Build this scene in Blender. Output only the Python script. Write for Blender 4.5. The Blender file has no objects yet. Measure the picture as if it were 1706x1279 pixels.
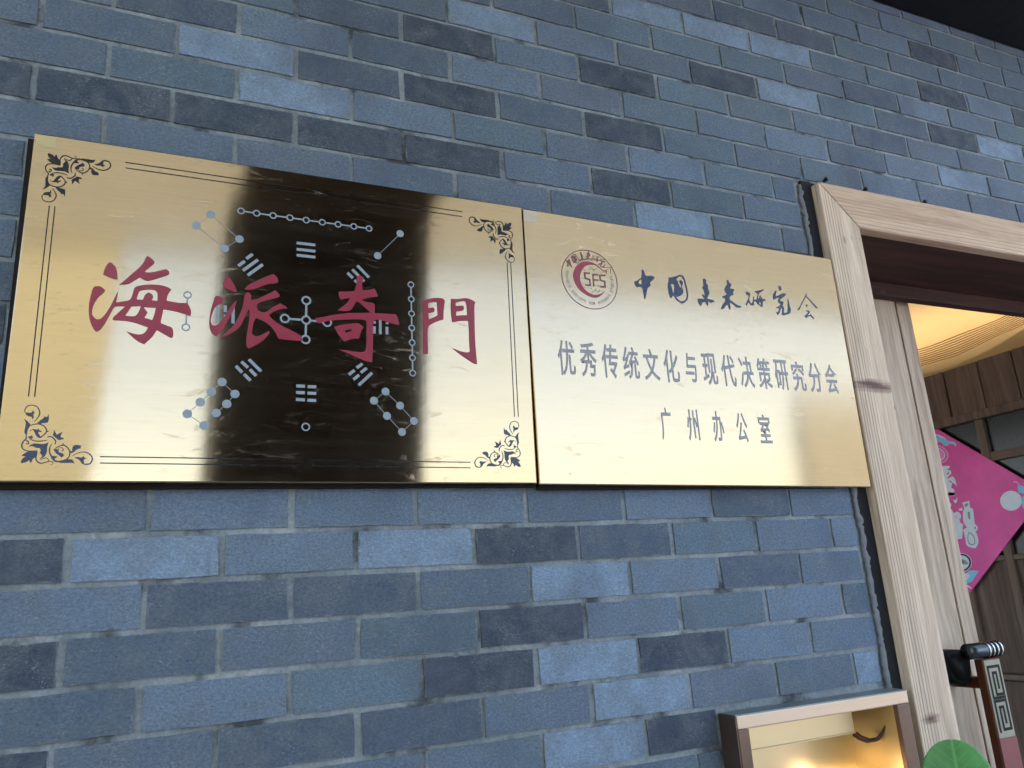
import bpy, bmesh, math, random
from mathutils import Vector, Matrix
random.seed(7)
S = bpy.context.scene
COL = S.collection
H0 = 2.43                                    # height of the reference mortar line above the ground

# ------------------------------------------------------------------ camera
F = 1308.6 / 1706.0 * 36.0
RC = ((0.91473851, 0.06379647, -0.39897802), (0.04864625, 0.96288383, 0.26549629), (0.40110721, -0.26226847, 0.87768346))
CX, CY, CZ = 0.015207, -1.319864, -0.976179 + H0
def w3(r): return Vector((r[0], r[2], -r[1]))
rt, dn, fw = w3(RC[0]), w3(RC[1]), w3(RC[2])
cd = bpy.data.cameras.new('camera'); cam = bpy.data.objects.new('camera', cd); COL.objects.link(cam)
cd.lens = F; cd.sensor_width = 36; cd.clip_start = .02; cd.clip_end = 2000
m = Matrix((rt, -dn, -fw)).transposed().to_4x4(); m.translation = Vector((CX, CY, CZ)); cam.matrix_world = m
S.camera = cam

# ------------------------------------------------------------------ sky, sun, exposure
SUN_EL, SUN_AZ = math.radians(52), math.radians(20)          # sun high behind the building
w = bpy.data.worlds.new('World'); S.world = w; w.use_nodes = True
nt = w.node_tree; nt.nodes.clear()
sky = nt.nodes.new('ShaderNodeTexSky'); sky.sky_type = 'NISHITA'; sky.sun_disc = False
sky.sun_elevation = SUN_EL; sky.sun_rotation = SUN_AZ; sky.air_density = 1.0; sky.dust_density = 3.0; sky.ozone_density = 1.0
bg = nt.nodes.new('ShaderNodeBackground'); bg.inputs[1].default_value = .15
wo = nt.nodes.new('ShaderNodeOutputWorld'); nt.links.new(sky.outputs[0], bg.inputs[0]); nt.links.new(bg.outputs[0], wo.inputs[0])
sl = bpy.data.lights.new('sun', 'SUN'); sl.energy = .9; sl.angle = math.radians(12); sl.color = (1, .96, .9)
so = bpy.data.objects.new('sun', sl); COL.objects.link(so)
sd = Vector((math.sin(SUN_AZ) * math.cos(SUN_EL), math.cos(SUN_AZ) * math.cos(SUN_EL), math.sin(SUN_EL)))
so.rotation_euler = sd.to_track_quat('Z', 'Y').to_euler(); so.location = sd * 50
S.view_settings.view_transform = 'Standard'; S.view_settings.look = 'None'; S.view_settings.gamma = 1
S.view_settings.use_curve_mapping = False
S.view_settings.exposure = 2.72

# ------------------------------------------------------------------ helpers
def ray(x, y):
    a, b = (x - 853) / 1308.6, (y - 639.5) / 1308.6
    return rt * a + dn * b + fw
CP = Vector((CX, CY, CZ))
def onY(x, y, Y): d = ray(x, y); return CP + d * ((Y - CY) / d.y)
def onX(x, y, X): d = ray(x, y); return CP + d * ((X - CX) / d.x)
def onZ(x, y, Z): d = ray(x, y); return CP + d * ((Z + H0 - CZ) / d.z)
def project(p):
    q = Vector(p) - CP; z = q.dot(fw)
    if z <= 0.02: return None
    return 853 + 1308.6 * q.dot(rt) / z, 639.5 + 1308.6 * q.dot(dn) / z

def link(name, me, mat, parent=None, origin=None):
    me.name = name
    if mat and not me.materials: me.materials.append(mat)
    o = bpy.data.objects.new(name, me); COL.objects.link(o)
    if origin is not None:
        me.transform(Matrix.Translation(-Vector(origin))); o.location = origin
    if parent is not None:
        o.parent = parent
        o.matrix_parent_inverse = Matrix.Translation(-parent_world(parent))
    return o
def parent_world(p):
    v = Vector((0, 0, 0))
    while p is not None:
        if p.parent is None: v += p.location
        else: v += p.location + p.matrix_parent_inverse.translation
        p = p.parent
    return v
def thing(name, label, cat, loc=(0, 0, 0), group=None):
    o = bpy.data.objects.new(name, None); COL.objects.link(o); o.location = loc; o.empty_display_size = .1
    o['label'] = label; o['category'] = cat
    if group: o['group'] = group
    return o
def tag(o, label=None, cat=None, group=None, kind=None):
    if label: o['label'] = label
    if cat: o['category'] = cat
    if group: o['group'] = group
    if kind: o['kind'] = kind
    return o
def bm_mesh(bm, name='m'):
    bmesh.ops.recalc_face_normals(bm, faces=bm.faces)
    me = bpy.data.meshes.new(name); bm.to_mesh(me); bm.free(); return me
def add_box(bm, x0, x1, y0, y1, z0, z1, bev=0, seg=1):
    vs = [bm.verts.new((x, y, z)) for x in (x0, x1) for y in (y0, y1) for z in (z0, z1)]
    fs = [bm.faces.new([vs[i] for i in f]) for f in ((0, 1, 3, 2), (4, 6, 7, 5), (0, 4, 5, 1), (2, 3, 7, 6), (0, 2, 6, 4), (1, 5, 7, 3))]
    if bev:
        es = list({e for f in fs for e in f.edges})
        bmesh.ops.bevel(bm, geom=es, offset=bev, segments=seg, affect='EDGES', profile=.6)
def box(name, x0, x1, y0, y1, z0, z1, mat, parent=None, bev=0, origin=True, seg=1):
    bm = bmesh.new(); add_box(bm, x0, x1, y0, y1, z0, z1, bev, seg)
    return link(name, bm_mesh(bm), mat, parent, ((x0 + x1) / 2, (y0 + y1) / 2, (z0 + z1) / 2) if origin else None)
def prism(bm, pts, ext):
    """solid between the loop pts and pts+ext"""
    e = Vector(ext); a = [bm.verts.new(p) for p in pts]; b = [bm.verts.new(Vector(p) + e) for p in pts]
    bm.faces.new(a); bm.faces.new(b[::-1]); n = len(pts)
    for i in range(n): bm.faces.new((a[i], b[i], b[(i + 1) % n], a[(i + 1) % n]))
def add_cyl(bm, p0, p1, r0, r1=None, n=16):
    r1 = r0 if r1 is None else r1
    p0, p1 = Vector(p0), Vector(p1); d = (p1 - p0).normalized(); u = d.orthogonal().normalized(); v = d.cross(u)
    A = [bm.verts.new(p0 + (u * math.cos(t) + v * math.sin(t)) * r0) for t in [2 * math.pi * i / n for i in range(n)]]
    B = [bm.verts.new(p1 + (u * math.cos(t) + v * math.sin(t)) * r1) for t in [2 * math.pi * i / n for i in range(n)]]
    bm.faces.new(A[::-1]); bm.faces.new(B)
    for i in range(n): bm.faces.new((A[i], A[(i + 1) % n], B[(i + 1) % n], B[i]))
def add_tube(bm, pts, rad, n=8):
    pts = [Vector(p) for p in pts]; rings = []
    ref = None
    for i, p in enumerate(pts):
        d = (pts[min(i + 1, len(pts) - 1)] - pts[max(i - 1, 0)]).normalized()
        if ref is None: ref = d.orthogonal().normalized()
        u = (ref - d * ref.dot(d)).normalized(); ref = u; v = d.cross(u)
        r = rad[i] if isinstance(rad, (list, tuple)) else rad
        rings.append([bm.verts.new(p + (u * math.cos(2 * math.pi * k / n) + v * math.sin(2 * math.pi * k / n)) * r) for k in range(n)])
    for a, b in zip(rings, rings[1:]):
        for k in range(n): bm.faces.new((a[k], a[(k + 1) % n], b[(k + 1) % n], b[k]))
    bm.faces.new(rings[0][::-1]); bm.faces.new(rings[-1])
def smooth(me):
    for p in me.polygons: p.use_smooth = True
    return me

# ------------------------------------------------------------------ materials
class NT:
    def __init__(s, name):
        s.m = bpy.data.materials.new(name); s.m.use_nodes = True; s.t = s.m.node_tree
        s.b = s.t.nodes['Principled BSDF']; s.out = s.t.nodes['Material Output']
    def n(s, typ, **kw):
        nd = s.t.nodes.new(typ)
        for k, v in kw.items():
            if k in nd.inputs: nd.inputs[k].default_value = v
            else: setattr(nd, k, v)
        return nd
    def l(s, a, b): s.t.links.new(a, b)
    def ramp(s, fac, stops, interp='LINEAR'):
        r = s.n('ShaderNodeValToRGB'); r.color_ramp.interpolation = interp
        while len(r.color_ramp.elements) < len(stops): r.color_ramp.elements.new(.5)
        for e, (p, c) in zip(r.color_ramp.elements, stops):
            e.position = p; e.color = (c, c, c, 1) if isinstance(c, (int, float)) else (*c, 1)
        s.l(fac, r.inputs[0]); return r
    def math(s, op, a, b=None, c=None, clamp=False):
        nd = s.n('ShaderNodeMath'); nd.operation = op; nd.use_clamp = clamp
        for i, v in enumerate((a, b, c)):
            if v is None: continue
            if isinstance(v, (int, float)): nd.inputs[i].default_value = v
            else: s.l(v, nd.inputs[i])
        return nd.outputs[0]
    def mix(s, fac, a, b, mode='MIX'):
        nd = s.n('ShaderNodeMix'); nd.data_type = 'RGBA'; nd.blend_type = mode
        for k, v in ((0, fac), (6, a), (7, b)):
            if isinstance(v, (int, float)): nd.inputs[k].default_value = v
            elif isinstance(v, tuple): nd.inputs[k].default_value = (*v, 1)
            else: s.l(v, nd.inputs[k])
        return nd.outputs[2]
    def pos(s): return s.n('ShaderNodeNewGeometry').outputs['Position']
    def objc(s): return s.n('ShaderNodeTexCoord').outputs['Object']
    def map(s, vec, sc=(1, 1, 1), loc=(0, 0, 0)):
        nd = s.n('ShaderNodeMapping'); nd.inputs['Scale'].default_value = sc; nd.inputs['Location'].default_value = loc
        s.l(vec, nd.inputs['Vector']); return nd.outputs[0]
    def noise(s, vec, scale, detail=4, rough=.5, dist=0):
        nd = s.n('ShaderNodeTexNoise', Scale=scale, Detail=detail, Roughness=rough, Distortion=dist); s.l(vec, nd.inputs['Vector']); return nd.outputs[0]
    def bump(s, h, strength=.5, dist=.001, nrm=None):
        nd = s.n('ShaderNodeBump', Strength=strength, Distance=dist); s.l(h, nd.inputs['Height'])
        if nrm: s.l(nrm, nd.inputs['Normal'])
        s.l(nd.outputs[0], s.b.inputs['Normal']); return nd.outputs[0]

def simple(name, col, rough=.5, metal=0, var=.12, sc=40, bump=.2, bd=.0006, spec=.5, coat=0):
    k = NT(name); p = k.pos(); n1 = k.noise(p, sc, 5, .6)
    c = k.mix(n1, tuple(x * (1 - var) for x in col), tuple(min(1, x * (1 + var)) for x in col))
    k.l(c, k.b.inputs['Base Color']); k.b.inputs['Metallic'].default_value = metal
    r = k.math('MULTIPLY_ADD', k.noise(p, sc * .7, 3), .25, rough - .12, True); k.l(r, k.b.inputs['Roughness'])
    k.b.inputs['Specular IOR Level'].default_value = spec; k.b.inputs['Coat Weight'].default_value = coat
    if bump: k.bump(k.noise(p, sc * 6, 4), bump, bd)
    return k.m

def brick_mat(name, stuff=False):
    k = NT(name); p = k.pos()
    if stuff:
        g = k.n('ShaderNodeNewGeometry')
        base = k.ramp(g.outputs['Random Per Island'], [(0, (.040, .050, .075)), (.22, (.052, .069, .098)), (.75, (.085, .115, .16)), (1, (.17, .235, .315))]).outputs[0]
    else:
        base = k.n('ShaderNodeObjectInfo').outputs['Color']
    cl = k.noise(p, 17, 5, .68, .6)
    c = k.mix(k.math('MULTIPLY', k.ramp(cl, [(.38, 0), (.68, 1)]).outputs[0], .55), base, (.165, .185, .205))
    fine = k.noise(k.map(p, (1, 1, 1.5)), 190, 4, .78, .5)
    c = k.mix(.8, c, k.ramp(fine, [(.30, .58), (.5, 1), (.70, 1.5)]).outputs[0], 'MULTIPLY')
    # pale lime specks gathered in clusters
    sp = k.noise(k.map(p, (1, 1, 1.6)), 260, 4, .65, 1.2); spm = k.noise(p, 18, 3, .5)
    sf = k.math('MULTIPLY', k.ramp(sp, [(.56, 0), (.68, 1)]).outputs[0], k.ramp(spm, [(.47, 0), (.66, .55)]).outputs[0])
    c = k.mix(sf, c, (.50, .54, .58))
    st = k.noise(p, 5, 3, .5); c = k.mix(k.ramp(st, [(.52, 0), (.7, .45)]).outputs[0], c, (.085, .095, .14))
    if not stuff:                            # mortar smeared over the arrises
        oc = k.n('ShaderNodeSeparateXYZ'); k.l(k.objc(), oc.inputs[0])
        ex = k.math('SUBTRACT', .1008, k.math('ABSOLUTE', oc.outputs[0])); ez = k.math('SUBTRACT', .0315, k.math('ABSOLUTE', oc.outputs[2]))
        ed = k.math('MINIMUM', ex, ez); wob = k.math('MULTIPLY_ADD', k.noise(p, 38, 5, .7), .021, -.0090)
        sm = k.math('DIVIDE', k.math('SUBTRACT', wob, ed), .0022, None, True)
        c = k.mix(k.math('MULTIPLY', sm, .78), c, k.ramp(k.noise(p, 30, 3), [(.35, (.13, .14, .15)), (.65, (.27, .28, .28))]).outputs[0])
    k.l(c, k.b.inputs['Base Color']); k.b.inputs['Roughness'].default_value = .88; k.b.inputs['Specular IOR Level'].default_value = .3
    h = k.math('ADD', k.math('MULTIPLY', k.noise(k.map(p, (1, 1, 1.8)), 210, 5, .7, .8), 1.0), k.math('MULTIPLY', k.noise(p, 38, 3), .9))
    k.bump(h, 1.0, .0032)
    return k.m
def mortar_mat():
    k = NT('mortar'); p = k.pos()
    c = k.ramp(k.noise(p, 9, 4, .6), [(.3, (.16, .18, .20)), (.55, (.27, .295, .32)), (.74, (.39, .405, .42))]).outputs[0]
    c = k.mix(.7, c, k.ramp(k.noise(p, 160, 4, .7), [(.3, .7), (.7, 1.25)]).outputs[0], 'MULTIPLY')
    c = k.mix(k.ramp(k.noise(p, 11, 4, .6), [(.54, 0), (.66, .85)]).outputs[0], c, (.045, .048, .055))
    k.l(c, k.b.inputs['Base Color']); k.b.inputs['Roughness'].default_value = .95; k.b.inputs['Specular IOR Level'].default_value = .2
    k.bump(k.noise(p, 130, 5, .7), .9, .003); return k.m

def wood_mat(name, c0, c1, c2, axis='Z', ridge=0, knots=(), rough=.62, grain=1.0, knotdark=(.09, .045, .035), stretch=1, side=False, rmix=.6):
    """axis = direction of the fibres; knots = list of (x,y,z,radius_across,radius_along) world positions"""
    k = NT(name); p = k.pos()
    sc = {'Z': (1, 1, .05 * stretch), 'X': (.05 * stretch, 1, 1), 'Y': (1, .05 * stretch, 1)}[axis]
    warp = k.n('ShaderNodeVectorMath', operation='ADD'); k.l(p, warp.inputs[0])
    wn = k.n('ShaderNodeTexNoise', Scale=3.0, Detail=2); k.l(p, wn.inputs['Vector'])
    ws = k.n('ShaderNodeVectorMath', operation='SCALE'); ws.inputs['Scale'].default_value = .035; k.l(wn.outputs[1], ws.inputs[0]); k.l(ws.outputs[0], warp.inputs[1])
    q = k.map(warp.outputs[0], sc)
    g1 = k.noise(q, 42, 6, .62, .3); g2 = k.noise(q, 260, 4, .6); g3 = k.noise(q, 9, 3)
    c = k.ramp(g1, [(.28, c0), (.5, c1), (.72, c2)]).outputs[0]
    c = k.mix(.55 * grain, c, k.ramp(g2, [(.3, .74), (.62, 1.12)]).outputs[0], 'MULTIPLY')
    c = k.mix(.5, c, k.ramp(g3, [(.3, .8), (.7, 1.15)]).outputs[0], 'MULTIPLY')
    hh = k.math('MULTIPLY', g2, .5)
    if ridge:
        wv = k.n('ShaderNodeTexWave', Scale=ridge, Distortion=3.2, Detail=4); wv.wave_type = 'BANDS'; wv.inputs['Detail Scale'].default_value = 2.0
        wv.bands_direction = 'X' if axis == 'Z' else 'Z'
        k.l(k.map(p, sc), wv.inputs['Vector'])
        ln = k.ramp(wv.outputs['Fac'], [(.0, 0), (.35, 1)]).outputs[0]
        msk = k.ramp(k.noise(q, 6, 2), [(.34, .12), (.52, 1)]).outputs[0]
        lm = k.math('MULTIPLY', k.math('SUBTRACT', 1, ln), msk)
        if side:
            sx = k.n('ShaderNodeSeparateXYZ'); k.l(p, sx.inputs[0]); lm = k.math('MULTIPLY', lm, k.ramp(k.math('MULTIPLY', k.math('SUBTRACT', sx.outputs[0], 1.4855), 8.7), [(.3, 1), (.62, .18)]).outputs[0])
        c = k.mix(k.math('MULTIPLY', lm, rmix), c, tuple(x * .45 for x in c0)); hh = k.math('SUBTRACT', hh, k.math('MULTIPLY', lm, 1.6))
    # random small knots
    vo = k.n('ShaderNodeTexVoronoi', Scale=5.2); vo.feature = 'F1'
    vs = {'Z': (1, 1, .55), 'X': (.55, 1, 1), 'Y': (1, .55, 1)}[axis]; k.l(k.map(warp.outputs[0], vs, (.37, .2, .61)), vo.inputs['Vector'])
    kn = k.ramp(vo.outputs['Distance'], [(.018, 1), (.05, 0)]).outputs[0]
    c = k.mix(k.math('MULTIPLY', kn, .7), c, knotdark)
    for (x, y, z, rx, rz) in knots:
        s = k.n('ShaderNodeVectorMath', operation='SUBTRACT'); k.l(warp.outputs[0], s.inputs[0]); s.inputs[1].default_value = (x + .017, y, z + .017)
        sc2 = k.map(s.outputs[0], (1 / rx, 0.0, 1 / rz)); ln2 = k.n('ShaderNodeVectorMath', operation='LENGTH'); k.l(sc2, ln2.inputs[0])
        d = k.math('ADD', ln2.outputs['Value'], k.math('MULTIPLY_ADD', k.noise(k.map(p, (.3, 1, 2.5) if axis == 'Z' else (2.5, 1, .3)), 60, 4, .6), 1.1, -.55))
        f = k.ramp(d, [(.25, 1), (.6, .55), (1.15, 0)]).outputs[0]
        c = k.mix(k.math('MULTIPLY', f, .95), c, (.13, .055, .045))
    k.l(c, k.b.inputs['Base Color']); k.b.inputs['Roughness'].default_value = rough; k.b.inputs['Specular IOR Level'].default_value = .35
    k.bump(hh, .6, .0012); return k.m

def brushed_mat(name, col, rough=.24, aniso=.85, rot=0.25, smear=True, clean=False):
    k = NT(name); p = k.pos()
    q = k.map(p, (1.2, 1, 70)); s1 = k.noise(q, 6, 6, .75); s2 = k.noise(k.map(p, (3, 1, 260)), 5, 4, .7)
    c = k.mix(.6, col, k.ramp(s1, [(.3, .86), (.7, 1.08)]).outputs[0], 'MULTIPLY')
    k.b.inputs['Metallic'].default_value = 1
    r = k.math('MULTIPLY_ADD', s2, .10, rough - .05)
    if smear:                                # cleaning smears, glue rests and dust
        a = k.noise(k.map(p, (1, 1, 2.8)), 13, 6, .72, 1.8); b = k.noise(p, 5.5, 2)
        f = k.math('MULTIPLY', k.ramp(a, [(.57, 0), (.70, 1)]).outputs[0], k.ramp(b, [(.40, 0), (.60, 1)]).outputs[0])
        r = k.math('MULTIPLY_ADD', f, .22, r)
        d = k.n('ShaderNodeBsdfDiffuse', Color=(.42, .36, .30, 1))
        mx = k.n('ShaderNodeMixShader'); k.l(k.math('MULTIPLY_ADD', f, .03 if clean else .26, k.math('MULTIPLY', k.ramp(k.noise(k.map(p, (1, 1, 9)), 7, 5, .7), [(.4, .2), (.7, 1)]).outputs[0], .035)), mx.inputs[0]); k.l(k.b.outputs[0], mx.inputs[1]); k.l(d.outputs[0], mx.inputs[2]); k.l(mx.outputs[0], k.out.inputs[0])
    k.l(c, k.b.inputs['Base Color']); k.l(r, k.b.inputs['Roughness'])
    k.b.inputs['Anisotropic'].default_value = aniso; k.b.inputs['Anisotropic Rotation'].default_value = rot
    tg = k.n('ShaderNodeTangent'); tg.direction_type = 'UV_MAP'; k.l(tg.outputs[0], k.b.inputs['Tangent'])
    k.bump(s2, .035, .0002); return k.m

def glow(name, col, strength):
    k = NT(name); k.b.inputs['Base Color'].default_value = (*col, 1); k.b.inputs['Emission Color'].default_value = (*col, 1); k.b.inputs['Emission Strength'].default_value = strength; return k.m

M = {}
M['brick'] = brick_mat('blue_grey_brick'); M['brick_stuff'] = brick_mat('blue_grey_brick_mass', True); M['mortar'] = mortar_mat()
M['core'] = simple('wall_render', (.3, .3, .3), .9)
M['gold'] = brushed_mat('brushed_brass', (.475, .318, .178), .10, .86)
M['gold2'] = brushed_mat('brushed_champagne', (.50, .348, .208), .11, .86, clean=True)
M['edge_dark'] = simple('dark_return', (.012, .008, .006), .6, spec=.15)
M['ink_black'] = simple('black_print', (.006, .005, .007), .28, bump=0, spec=.35)
M['ink_blue'] = simple('navy_print_and_sheen', (.012, .020, .060), .28, bump=0, spec=.5)  # ink of the brush characters; sky sheen on the lower ornaments
M['ink_grey'] = simple('grey_blue_print', (.26, .30, .345), .45, bump=0, var=.05)
M['ink_line'] = simple('grey_print', (.27, .245, .265), .4, bump=0, var=.05)
M['ink_red'] = simple('crimson_print', (.28, .018, .042), .4, bump=0, var=.06)
M['ink_dred'] = simple('maroon_print', (.17, .035, .045), .4, bump=0, var=.06)
M['ink_green'] = simple('green_print', (.09, .2, .06), .4, bump=0)
M['tape'] = simple('yellowed_tape', (.50, .39, .19), .35, bump=.1)
M['tape2'] = simple('clear_tape', (.55, .46, .34), .3, bump=.1)
KN = [(1.53, -.03, -.549 + H0, .06, .007), (1.545, -.03, -.552 + H0, .10, .020), (1.615, -.03, -1.17 + H0, .010, .016), (1.527, -.03, -1.283 + H0, .03, .014), (1.60, -.03, -.60 + H0, .006, .006)]
M['casing_v'] = wood_mat('pale_pine_upright', (.50, .36, .255), (.66, .49, .36), (.76, .585, .44), 'Z', 36, KN, side=True, rmix=.7)
M['casing_h'] = wood_mat('pale_pine_head', (.42, .27, .18), (.56, .38, .265), (.66, .47, .345), 'X', 30, rmix=.85)
M['stile'] = wood_mat('pale_pine_stile', (.25, .17, .115), (.47, .345, .25), (.64, .50, .385), 'Z', 0)
M['lintel'] = wood_mat('red_brown_lintel', (.030, .012, .010), (.055, .02, .015), (.085, .032, .022), 'X', 0, rough=.7)
M['plank'] = wood_mat('brown_plank', (.055, .035, .024), (.105, .068, .047), (.155, .105, .074), 'Z', 0, rough=.7)
M['plank_h'] = wood_mat('brown_rail', (.085, .055, .038), (.13, .088, .06), (.17, .12, .085), 'Y', 0, rough=.7)
M['post'] = wood_mat('brown_post', (.085, .055, .038), (.13, .088, .06), (.17, .12, .085), 'Z', 0, rough=.7)
M['pane'] = simple('smoky_pane', (.012, .012, .012), .22, var=.2, sc=3, bump=0, spec=.4)
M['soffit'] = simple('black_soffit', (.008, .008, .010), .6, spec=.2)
M['porch'] = simple('pale_porch_ceiling', (.74, .66, .46), .8, sc=4)
def canopy_mat():
    k = NT('canopy_fill_sheet'); p = k.pos(); c = k.mix(k.noise(p, 3, 3), (.56, .59, .55), (.64, .67, .62))
    k.l(c, k.b.inputs['Base Color']); k.b.inputs['Roughness'].default_value = .6
    t = k.n('ShaderNodeBsdfTranslucent', Color=(.60, .65, .64, 1)); mx = k.n('ShaderNodeMixShader', Fac=.6)
    k.l(k.b.outputs[0], mx.inputs[1]); k.l(t.outputs[0], mx.inputs[2]); k.l(mx.outputs[0], k.out.inputs[0]); return k.m
M['porch'] = canopy_mat()
M['pillar'] = wood_mat('dark_timber_cladding', (.014, .009, .006), (.023, .015, .010), (.038, .026, .017), 'Z', 0, rough=.75)
M['beam'] = wood_mat('brown_timber_beam', (.035, .026, .014), (.06, .045, .026), (.10, .075, .045), 'Y', 0, rough=.75)
M['caulk'] = simple('grey_sealant', (.17, .17, .185), .6, bump=.8, bd=.002)
M['gap'] = simple('black_gap_shade', (.016, .016, .018), .7, spec=.15)
M['screw'] = simple('black_screw', (.02, .02, .022), .45, .6)
M['ceil'] = simple('cream_ceiling_paint', (.80, .70, .50), .8, sc=3)
M['ceil_groove'] = simple('ceiling_groove_shade', (.26, .13, .05), .8, sc=3)  # darker colour stands for the shade inside the ceiling grooves
M['iwall'] = simple('interior_plaster', (.55, .50, .44), .85, sc=4)
M['ifloor'] = simple('interior_floor_tile', (.20, .16, .12), .4, sc=4)
M['paving'] = simple('pale_stone_paving', (.27, .26, .245), .85, sc=6, bump=.5, bd=.004)
M['porch_wall'] = simple('cream_render', (.26, .31, .265), .85, sc=2)
M['facade'] = simple('opposite_facade', (.215, .25, .23), .85, sc=2)
M['glass_far'] = simple('far_window_glass', (.11, .12, .12), .3, bump=0)
M['copper'] = brushed_mat('copper_sheet', (.55, .42, .32), .34, .6, smear=False)
M['box_in'] = simple('brass_lining', (.64, .50, .30), .36, 1, var=.08, sc=6, bump=.15)
M['box_dark'] = simple('aged_bronze_side', (.16, .105, .08), .4, .8)
M['box_top'] = brushed_mat('dull_steel_top', (.30, .32, .32), .45, .5, smear=False)
M['bulb'] = glow('warm_bulb', (1, .74, .42), 1.9)
M['led'] = glow('warm_led', (1, .68, .34), 5.5)
M['wire_r'] = simple('red_wire', (.35, .05, .03), .4, bump=0); M['wire_k'] = simple('dark_wire', (.05, .03, .025), .4, bump=0)
M['handle_side'] = simple('reddish_copper_side', (.17, .066, .038), .38, .7)
M['handle_face'] = simple('antique_brass_face', (.27, .26, .20), .45, .4)
M['handle_ink'] = simple('black_key_pattern', (.006, .007, .006), .5, spec=.2)
M['film'] = simple('red_protective_film', (.21, .045, .045), .4)
M['lock'] = simple('black_rubber_body', (.004, .004, .004), .6, spec=.2)
M['lock_metal'] = simple('dark_chrome', (.10, .11, .12), .22, .9, bump=0); M['steel'] = simple('bright_steel', (.6, .6, .6), .25, 1, bump=0)
M['banner'] = simple('magenta_card', (.64, .045, .28), .45, var=.4, sc=7, bump=.1)
M['b_white'] = simple('white_banner_print', (.60, .65, .69), .5, bump=0); M['b_blue'] = simple('sky_blue_banner_print', (.18, .50, .66), .5, bump=0)
M['b_pink'] = simple('pink_banner_print', (.72, .22, .44), .5, bump=0); M['b_black'] = simple('black_banner_print', (.015, .015, .02), .5, bump=0); M['b_grey'] = simple('grey_banner_print', (.22, .25, .25), .5, bump=0)

def leaf_mat():
    k = NT('fresh_green_leaf'); p = k.pos()
    c = k.ramp(k.noise(p, 22, 4, .6), [(.3, (.06, .21, .05)), (.7, (.11, .31, .085))]).outputs[0]
    oc = k.n('ShaderNodeSeparateXYZ'); k.l(k.objc(), oc.inputs[0])
    u = k.math('ADD', k.math('MULTIPLY', oc.outputs[0], .695), k.math('MULTIPLY', oc.outputs[1], -.719))
    mid = k.ramp(k.math('ABSOLUTE', u), [(.0008, 1), (.0026, 0)]).outputs[0]
    vv = k.math('SINE', k.math('MULTIPLY', k.math('SUBTRACT', oc.outputs[2], k.math('MULTIPLY', k.math('ABSOLUTE', u), .9)), 330)); side = k.ramp(vv, [(.90, 0), (.99, .5)]).outputs[0]
    c = k.mix(k.math('MAXIMUM', mid, side), c, (.15, .36, .11))
    k.l(c, k.b.inputs['Base Color']); k.b.inputs['Roughness'].default_value = .42
    k.b.inputs['Subsurface Weight'].default_value = .15; k.b.inputs['Subsurface Radius'].default_value = (.004, .01, .003)
    k.bump(k.noise(p, 60, 3), .3, .001); return k.m
M['leaf'] = leaf_mat(); M['pot'] = simple('glazed_pot', (.12, .10, .09), .35); M['soil'] = simple('potting_soil', (.04, .028, .02), .95)

# ------------------------------------------------------------------ ground and surroundings
bm = bmesh.new(); v = [bm.verts.new(p) for p in ((-400, -400, 0), (400, -400, 0), (400, 400, 0), (-400, 400, 0))]; bm.faces.new(v)
tag(link('ground', bm_mesh(bm), M['paving']), kind='structure')
Z = H0
# the opposite building, off to the right (it shows in the sign's reflection)
ob = thing('facing_building', 'pale building across the street, seen only as a dim shape in the brass signs', 'building', (30, -24, 0))
box('wall', 25.2, 50, -24.6, -24, 0, 9.2, M['facade'], ob)
nb = thing('boundary_wall', 'tall pale boundary wall behind the viewer, mirrored at the left end of the left brass sign', 'wall', (-7, -6, 0))
box('rendered_face', -14, -.46, -6.3, -6, 0, 6.4, M['porch_wall'], nb)
box('coping', -14.05, -.43, -6.34, -5.96, 6.4, 6.5, M['facade'], nb)
for i in range(6):
    for j in range(2):
        box('window', 29.2 + i * 3.8, 30.4 + i * 3.8, -24.0, -23.97, 1.4 + j * 3, 3.2 + j * 3, M['glass_far'], ob)

# ------------------------------------------------------------------ brick wall
PW, PH = .21, .07066
wall = thing('brick_wall', 'blue-grey clay brick wall in running bond carrying the two brass signs', 'wall', (0, .1, 0))
bm = bmesh.new()
NX0, NX1, NZ0, NZ1 = 1.008, 1.428, -1.90 + Z, -1.232 + Z         # niche of the light box
T = .34; DX0, DX1, DZ = 1.60, 3.50, -.131 + Z
for a in ((-2.6, NX0, .0045, T, 0, 3.098), (NX0, NX1, .0045, T, NZ1, 3.098), (NX0, NX1, .0045, T, 0, NZ0), (NX0, NX1, .16, T, NZ0, NZ1), (NX1, DX0 - .02, .0045, T, 0, 3.098), (DX0 - .02, DX1 + .02, .0045, T, DZ + .04, 3.098), (DX1 + .02, 5.2, .0045, T, 0, 3.098)):
    add_box(bm, *a)
link('mortar_bed', bm_mesh(bm), M['mortar'], wall)
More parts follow.
